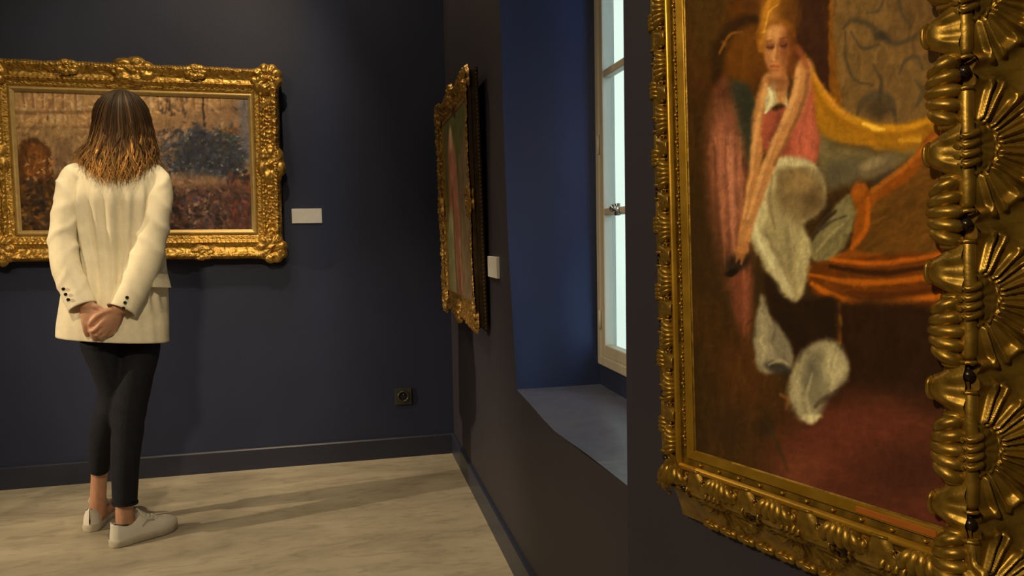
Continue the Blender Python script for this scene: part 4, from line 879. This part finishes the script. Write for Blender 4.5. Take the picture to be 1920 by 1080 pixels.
# ---- jacket body
def jacket():
    nz, na = 120, 150
    zz = np.array([0, .06, .15, .25, .33, .42, .52, .60, .635, .655, .668])       # height above the hem line
    hw = np.array([.184, .182, .176, .166, .156, .152, .158, .156, .128, .085, .066])
    hd = np.array([.146, .143, .136, .126, .119, .119, .122, .104, .086, .066, .056])
    cx = np.array([-.024, -.020, -.010, .000, .006, .008, .010, .012, .016, .020, .024])
    cy = np.array([0, 0, 0, 0, 0, 0, .0, .002, .004, .006, .008])
    z = np.linspace(0, .668, nz); f = lambda a: np.interp(z, zz, a)
    for _ in range(1): pass
    k = np.ones(7)/7.; pad = lambda a: np.convolve(np.pad(a, 3, mode='edge'), k, 'valid')
    W_, D_, CX, CY = map(pad, (f(hw), f(hd), f(cx), f(cy)))
    ph = np.linspace(0, 2*PI, na, endpoint=False); e = .82
    cxn = np.sign(np.cos(ph))*np.abs(np.cos(ph))**e; syn = np.sign(np.sin(ph))*np.abs(np.sin(ph))**e
    x0 = W_[:, None]*cxn; y0 = D_[:, None]*syn
    c, s_ = math.cos(TW), math.sin(TW)
    x = x0*c-y0*s_+CX[:, None]; y = x0*s_+y0*c+CY[:, None]
    zl = z[:, None]+0*x; hem = .750-.118*x
    Z = hem*(1-zl/.668)+(.750+.668)*(zl/.668)
    # drape: long folds from the shoulder blades that close in towards the clasped hands
    back = sm(-(y-CY[:, None])/D_[:, None], .15, .75); s = .74+.26*sm(Z, .9, 1.25); xr = x-(-.012-.02*(1-s))
    A = back*(.0010+.0088*sm(Z, 1.34, 1.22)*sm(Z, .82, .98))
    w = (fbm(x*9, y*9, Z*4)-.47)
    fold = np.cos(2*PI*xr/(.049*s)+1.6*w)+.5*np.cos(2*PI*xr/(.083*s)+1+2*w)
    nx, ny = x-CX[:, None], y-CY[:, None]; nl = np.hypot(nx, ny)
    d = A*fold+.004*(fbm(x*10, y*10, Z*10)-.47)-.010*back*np.exp(-((Z-1.0)/.12)**2)+.012*back*sm(Z, .9, .77)
    # flare and ripple of the hem, shoulder-blade fullness
    d = d+0.0025*sm(Z, .95, .76)*np.cos(ph*5+.6)[None, :]+.006*back*np.exp(-((Z-1.26)/.07)**2)
    x = x+nx/nl*d; y = y+ny/nl*d
    P = np.stack([x, y, Z], -1)
    # turned-in hem
    ins = []
    for off, dz in ((.0035, -.001), (.007, .004), (.009, .05)):
        q = P[0].copy(); q[:, 0] -= nx[0]/nl[0]*off; q[:, 1] -= ny[0]/nl[0]*off; q[:, 2] += dz; ins.insert(0, q)
    P = np.concatenate([np.array(ins), P]); me = grid_mesh(P, cv=True); fixn(me); return me
jk = link('jacket', jacket(), M['jacket'], her)
def sleeve(pts, rad, wr, seed):
    g = tube_grid(pts, rad, 40, 12); n, m = g.shape[:2]; C = g.mean(1, keepdims=True); N = g-C; L = np.linalg.norm(N, axis=-1, keepdims=True); N = N/L
    u = np.linspace(0, 1, n)[:, None]; x, y, z = g[..., 0], g[..., 1], g[..., 2]
    ang = np.arctan2(N[..., 2], N[..., 0])
    w = fbm(x*8+seed, y*8, z*8)-.47
    sg = 1 if seed else -1
    rid = lambda v: (1-np.abs(np.sin(v)))**1.6-.33            # soft valleys, crisp creases
    d = wr*(1.5*rid(PI*(z*11+x*sg*9)+3.5*w)*np.exp(-((u-.54)/.16)**2)+1.3*rid(PI*(z*10-x*sg*13)+3.5*w)*np.exp(-((u-.28)/.12)**2)+.9*rid(PI*(z*9+x*sg*12)+3*w)*np.exp(-((u-.80)/.12)**2))+.006*w
    g = g+N*(d*sm(u, 1, .93)*sm(u, 0, .06))[..., None]
    last = g[-1]; c = last.mean(0); T = (C[-1]-C[-2])[0]; T = T/np.linalg.norm(T); ins = []
    for k, t in ((.955, .0015), (.91, .000), (.86, -.03)): ins.append(c+(last-c)*k+T*t)
    g = np.concatenate([g, np.array(ins)]); me = grid_mesh(g, cv=True, capu=True); fixn(me); return me
LS = [(-.088, .005, 1.366), (-.116, -.004, 1.346), (-.134, -.018, 1.300), (-.147, -.040, 1.225), (-.164, -.065, 1.115), (-.156, -.100, 1.020), (-.134, -.130, .945), (-.112, -.158, .884)]
LR = [(.028, .042), (.043, .058), (.047, .062), (.046, .058), (.047, .052), (.047, .048), (.046, .045), (.046, .042)]
RS = [(.108, .005, 1.372), (.132, -.010, 1.352), (.145, -.035, 1.303), (.134, -.072, 1.220), (.110, -.100, 1.105), (.080, -.122, 1.015), (.040, -.145, .930), (.004, -.172, .866)]
RR = [(.028, .042), (.047, .060), (.053, .064), (.054, .062), (.055, .056), (.056, .052), (.053, .048), (.050, .044)]
sl_l = link('sleeve', sleeve(LS, LR, .0042, 0), M['jacket'], jk); sl_r = link('sleeve', sleeve(RS, RR, .0042, 5), M['jacket'], jk)
def on_sleeve(o, x, z):
    """outermost point towards the viewer"""
    V = verts(o.data); d = (V[:, 0]-x)**2+(V[:, 2]-z)**2; i = np.where(d < .012**2)[0]; return V[i[np.argmin(V[i, 1])]] if len(i) else V[np.argmin(d)]
btn = MB(); ph = np.linspace(0, 2*PI, 14, endpoint=False)
btn.grid(np.array([[(r*math.cos(a), y, r*math.sin(a)) for a in ph] for r, y in [(.0056, .002), (.0058, -.001), (.0050, -.0022), (.0036, -.0014), (.0001, -.0014)]]), cv=True); btn = btn.mesh()
for o, L in ((sl_l, [(-.166, .950), (-.160, .932), (-.153, .914)]), (sl_r, [(.024, .913), (.017, .896), (.011, .877)])):
    for x, z in L:
        p = on_sleeve(o, x, z); link('button', btn, M['button'], jk, Matrix.Translation((x, p[1]-.001, z)) @ Matrix.Rotation(math.radians(-18 if o is sl_r else 14), 4, 'Z'))
# pocket flap on the right hip, collar under the hair
def on_jacket(x, z):
    V = verts(jk.data); d = (V[:, 0]-x)**2+(V[:, 2]-z)**2; i = np.where(d < .02**2)[0]; i = i[V[i, 1] < .06] if len(i) else i
    return V[i[np.argmin(V[i, 1])]] if len(i) else np.array((x, 0, z))
P = []
for f in np.linspace(0, 1, 8):
    row = []
    for g_ in np.linspace(0, 1, 6):
        z = .992-.050*g_-.010*f; a = -.98+.62*f
        row.append((.004+.160*math.cos(a)**.8, .136*math.sin(a)-.030*(1-f), z))
    P.append(row)
P = np.array(P); c0 = np.array([0, 0, 0.]); Nn = P*np.array([1, 1, 0]); Nn = Nn/np.linalg.norm(Nn, axis=-1, keepdims=True)
g_ = np.linspace(0, 1, 6)[None, :, None]; Pa = P+Nn*(.010+.009*g_); Pb = P-Nn*.012
mb = MB(); mb.grid(Pa); mb.grid(Pb, flip=True); ed = lambda A, B: mb.grid(np.stack([A, B]))
ed(Pa[:, -1], Pb[:, -1]); ed(Pa[0], Pb[0]); ed(Pa[-1], Pb[-1]); ed(Pa[:, 0], Pb[:, 0])
link('pocket_flap', mb.mesh(), M['jacket'], jk)
ph = np.linspace(0, 2*PI, 40, endpoint=False); P = []
for r, z in [(.062, 1.395), (.066, 1.425), (.064, 1.448), (.056, 1.447), (.056, 1.41)]:
    P.append([(.026+r*math.cos(a), .010+r*.92*math.sin(a), z+.010*math.sin(a)*-1) for a in ph])
link('collar', grid_mesh(P, cv=True), M['jacket'], jk)

# ---- hair: shoulder length, brown turning golden towards the tips
def hair():
    V = []; Fc = []; C = []
    cx = lambda z: np.interp(z, [1.33, 1.40, 1.445, 1.50, 1.55, 1.60, 1.66], [.022, .028, .036, .042, .042, .042, .045])
    def hw(z): return np.where(z > 1.545, .088*np.sqrt(np.clip(1-((z-1.545)/.114)**2, 0, 1)), np.interp(z, [1.31, 1.345, 1.38, 1.415, 1.445, 1.50, 1.545], [.105, .110, .114, .112, .106, .096, .088]))
    def hd(z): return np.where(z > 1.545, .112*np.sqrt(np.clip(1-((z-1.545)/.114)**2, 0, 1)), np.interp(z, [1.31, 1.36, 1.42, 1.48, 1.545], [.135, .132, .122, .112, .112]))
    dark, mid, gold_ = np.array([.020, .013, .008]), np.array([.085, .043, .017]), np.array([.50, .26, .075])
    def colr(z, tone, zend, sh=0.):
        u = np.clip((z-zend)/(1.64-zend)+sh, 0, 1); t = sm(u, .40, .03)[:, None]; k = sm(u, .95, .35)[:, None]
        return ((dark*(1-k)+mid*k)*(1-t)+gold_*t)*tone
    def zend(al): return np.interp(al, [-100, -70, -45, -20, 10, 35, 60, 100], [1.365, 1.338, 1.318, 1.312, 1.320, 1.342, 1.372, 1.39])
    # under-layer
    al = np.radians(np.linspace(-118, 118, 60)); z = np.concatenate([np.linspace(1.36, 1.545, 16), 1.545+.112*np.sin(np.linspace(.08, PI/2, 14))])
    A, Z = np.meshgrid(al, z); P = np.stack([cx(Z)+hw(Z)*.93*np.sin(A), -hd(Z)*.93*np.cos(A)+.004, Z], -1)
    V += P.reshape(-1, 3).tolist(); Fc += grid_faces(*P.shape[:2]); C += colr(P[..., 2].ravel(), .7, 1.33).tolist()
    m = 5; ph = np.linspace(0, 2*PI, m, endpoint=False)
    def strand(a0, r0, off, ze, wave, tone, seed, da, spread):
        shf = RNG.normal(.0, .13); n = 26; u = np.linspace(0, 1, n)
        th = np.linspace(.12, 1, n); zt = 1.658-off*.3
        zz = np.where(u < .3, 1.545+(zt-1.545)*np.cos(u/.3*PI/2), 1.545-(1.545-ze)*((u-.3)/.7))
        aa = np.radians(a0*(.55+.45*sm(u, 0, .4))+da*sm(u, .3, 1))
        k = 1+off*9; wv = wave*sm(u, .35, .9)
        x = cx(zz)+hw(zz)*k*np.sin(aa)+wv*np.sin(u*15+seed)+spread*np.sin(aa)*sm(u, .6, 1); y = -hd(zz)*k*np.cos(aa)+wv*.7*np.cos(u*13+seed*2)-spread*.4*sm(u, .6, 1)
        P = np.stack([x, y, zz], 1); T = np.gradient(P, axis=0); T /= np.linalg.norm(T, axis=1)[:, None]+1e-9
        o = np.stack([np.sin(aa), -np.cos(aa), 0*aa], 1); b = np.cross(T, o); b /= np.linalg.norm(b, axis=1)[:, None]+1e-9; o2 = np.cross(b, T)
        r = r0*(.5+.5*sm(u, 0, .15))*(1-.88*sm(u, .55, 1)); G = P[:, None]+r[:, None, None]*(np.cos(ph)[None, :, None]*b[:, None]*1.5+np.sin(ph)[None, :, None]*o2[:, None]*.7)
        base = len(V); V.extend(G.reshape(-1, 3).tolist()); Fc.extend(grid_faces(n, m, cv=True, base=base)); C.extend(np.repeat(colr(zz, tone, 1.325, shf), m, 0).tolist())
    for k in range(760):
        a0 = RNG.uniform(-112, 112); ze = zend(a0)+RNG.normal(.014, .020)
        strand(a0, RNG.uniform(.0022, .0052), RNG.uniform(-.006, .008), max(ze, 1.305), RNG.uniform(.004, .013), RNG.uniform(.3, 1.9), RNG.uniform(0, 6), RNG.normal(0, 10), RNG.uniform(-.016, .016))
    for k in range(260):                                      # fine flyaway hairs
        a0 = RNG.uniform(-112, 112); ze = zend(a0)+RNG.normal(.02, .03)
        strand(a0, RNG.uniform(.0005, .0010), RNG.uniform(.0, .016), max(ze, 1.30), RNG.uniform(.003, .010), RNG.uniform(.7, 1.6), RNG.uniform(0, 6), RNG.normal(0, 10), RNG.uniform(-.01, .03))
    for k in range(46):                                       # ends that flip out on the left
        a0 = RNG.uniform(-105, -60); strand(a0, RNG.uniform(.001, .0026), RNG.uniform(.0, .008), RNG.uniform(1.37, 1.42), .004, RNG.uniform(.9, 1.5), RNG.uniform(0, 6), RNG.normal(0, 5), RNG.uniform(.02, .045))
    me = mesh_vf(V, Fc); vcol(me, C); return me
ho = link('hair', hair(), M['hair'], her)

# ---- sneakers
def sneaker(heel, ang, L=.248, mirror=1):
    Mx = Matrix.Translation((heel[0], heel[1], 0)) @ Matrix.Rotation(ang, 4, 'Z')
    u = np.linspace(0, 1, 44); wl = lambda t: np.interp(t, [0, .02, .08, .2, .4, .55, .72, .85, .94, .985, 1], [.004, .018, .030, .034, .033, .038, .044, .040, .029, .014, .003])
    bend = lambda t: .006*mirror*np.sin(t*PI*1.2)
    # sole: rounded foxing band
    P = []
    rows = [(-.004, .000), (0, .001), (.0025, .006), (.003, .018), (.0015, .027), (-.004, .029)]
    ring = []
    for d, z in rows:
        top = [(t*L, bend(t)+wl(t)+d, z+.006*sm(t, .8, 1)*(z > .0005)+.004*sm(t, .86, 1)) for t in u]; bot = [(t*L, bend(t)-wl(t)-d, z+.006*sm(t, .8, 1)*(z > .0005)+.004*sm(t, .86, 1)) for t in u[::-1]]
        ring.append(top+bot)
    so = MB().grid(np.array(ring), cv=True, cap=True).mesh()
    # upper: cross-sections along the foot, open collar round the ankle
    hgt = np.interp(u, [0, .04, .10, .18, .27, .34, .40, .47, .58, .72, .86, .95, 1], [.090, .094, .089, .080, .078, .092, .105, .098, .079, .066, .058, .049, .034])
    hgt = np.convolve(np.pad(hgt, 1, mode='edge'), [.25, .5, .25], 'valid')
    v = np.linspace(-1, 1, 27); G = []
    for t, h in zip(u, hgt):
        w = wl(t)-.001; row = []
        op = sm(t, .02, .07)*sm(t, .42, .33)                   # collar opening
        for q in v:
            a = q*PI/2; cs = np.cos(a); sn = np.sin(a)
            yy = w*np.sign(sn)*abs(sn)**.7; zz = .022+(h-.022)*abs(cs)**.55
            dep = op*sm(abs(yy)/max(w, 1e-4), .72, .55); zz = zz-dep*(h-.045)
            fx = 1-.22*sm(zz, .03, .10)*(t > -1); yy = yy*fx
            row.append((t*L+.004*(t < .02)*0+.006*sm(zz, .03, .09)*(1-sm(t, 0, .3)), bend(t)+yy, zz))
        G.append(row)
    up = MB().grid(np.array(G)).mesh()
    o = link('sneaker', up, M['shoe'], her, Mx)
    link('sole', so, M['sole'], o)
    # toe cap stitch, eyestay, laces, heel tab, tongue
    def surf(t, q, lift=.001):
        h = np.interp(t, u, hgt); w = wl(t); a = q*PI/2
        z = .022+(h-.022)*abs(math.cos(a))**.55; y = w*np.sign(math.sin(a))*abs(math.sin(a))**.7*(1-.22*float(sm(np.array(z), .03, .10))); return (t*L, bend(t)+y, z+lift)
    for i, t in enumerate((.43, .48, .535, .59, .645)):
        link('lace', MB().tube([surf(t, q, .002) for q in (-.42, -.2, 0, .2, .42)], [.0032]*5, 7, 3).mesh(), M['shoe'], o)
    for e in (-1, 1):
        mb = MB().tube([surf(.43, .1*e, .004), (L*.40, .018*e+bend(.4), .112), (L*.47, .036*e+bend(.45), .085), (L*.50, .030*e, .072)], [.0024]*4, 6, 4); link('lace_loop', mb.mesh(), M['shoe'], o)
        link('side_stripe', MB().tube([surf(.60, .52*e), surf(.50, .66*e), surf(.42, .86*e, 0)], [.0022, .003, .0026], 6, 4).mesh(), M['sole'], o)
    link('tongue', MB().tube([(L*.55, bend(.5), .083), (L*.44, bend(.4), .106), (L*.385, bend(.4), .121)], [(.004, .012), (.004, .019), (.0035, .020)], 12, 5).mesh(), M['shoe'], o)
    link('lining', MB().tube([(L*.20, bend(.2), .046), (L*.21, bend(.2), .076)], [(.030, .016), (.034, .021)], 18, 3).mesh(), M['lining'], o)
    return o
sneaker((-.076, -.092), math.radians(21), .248, -1)
sneaker((-.142, .108), math.radians(72), .245, 1)
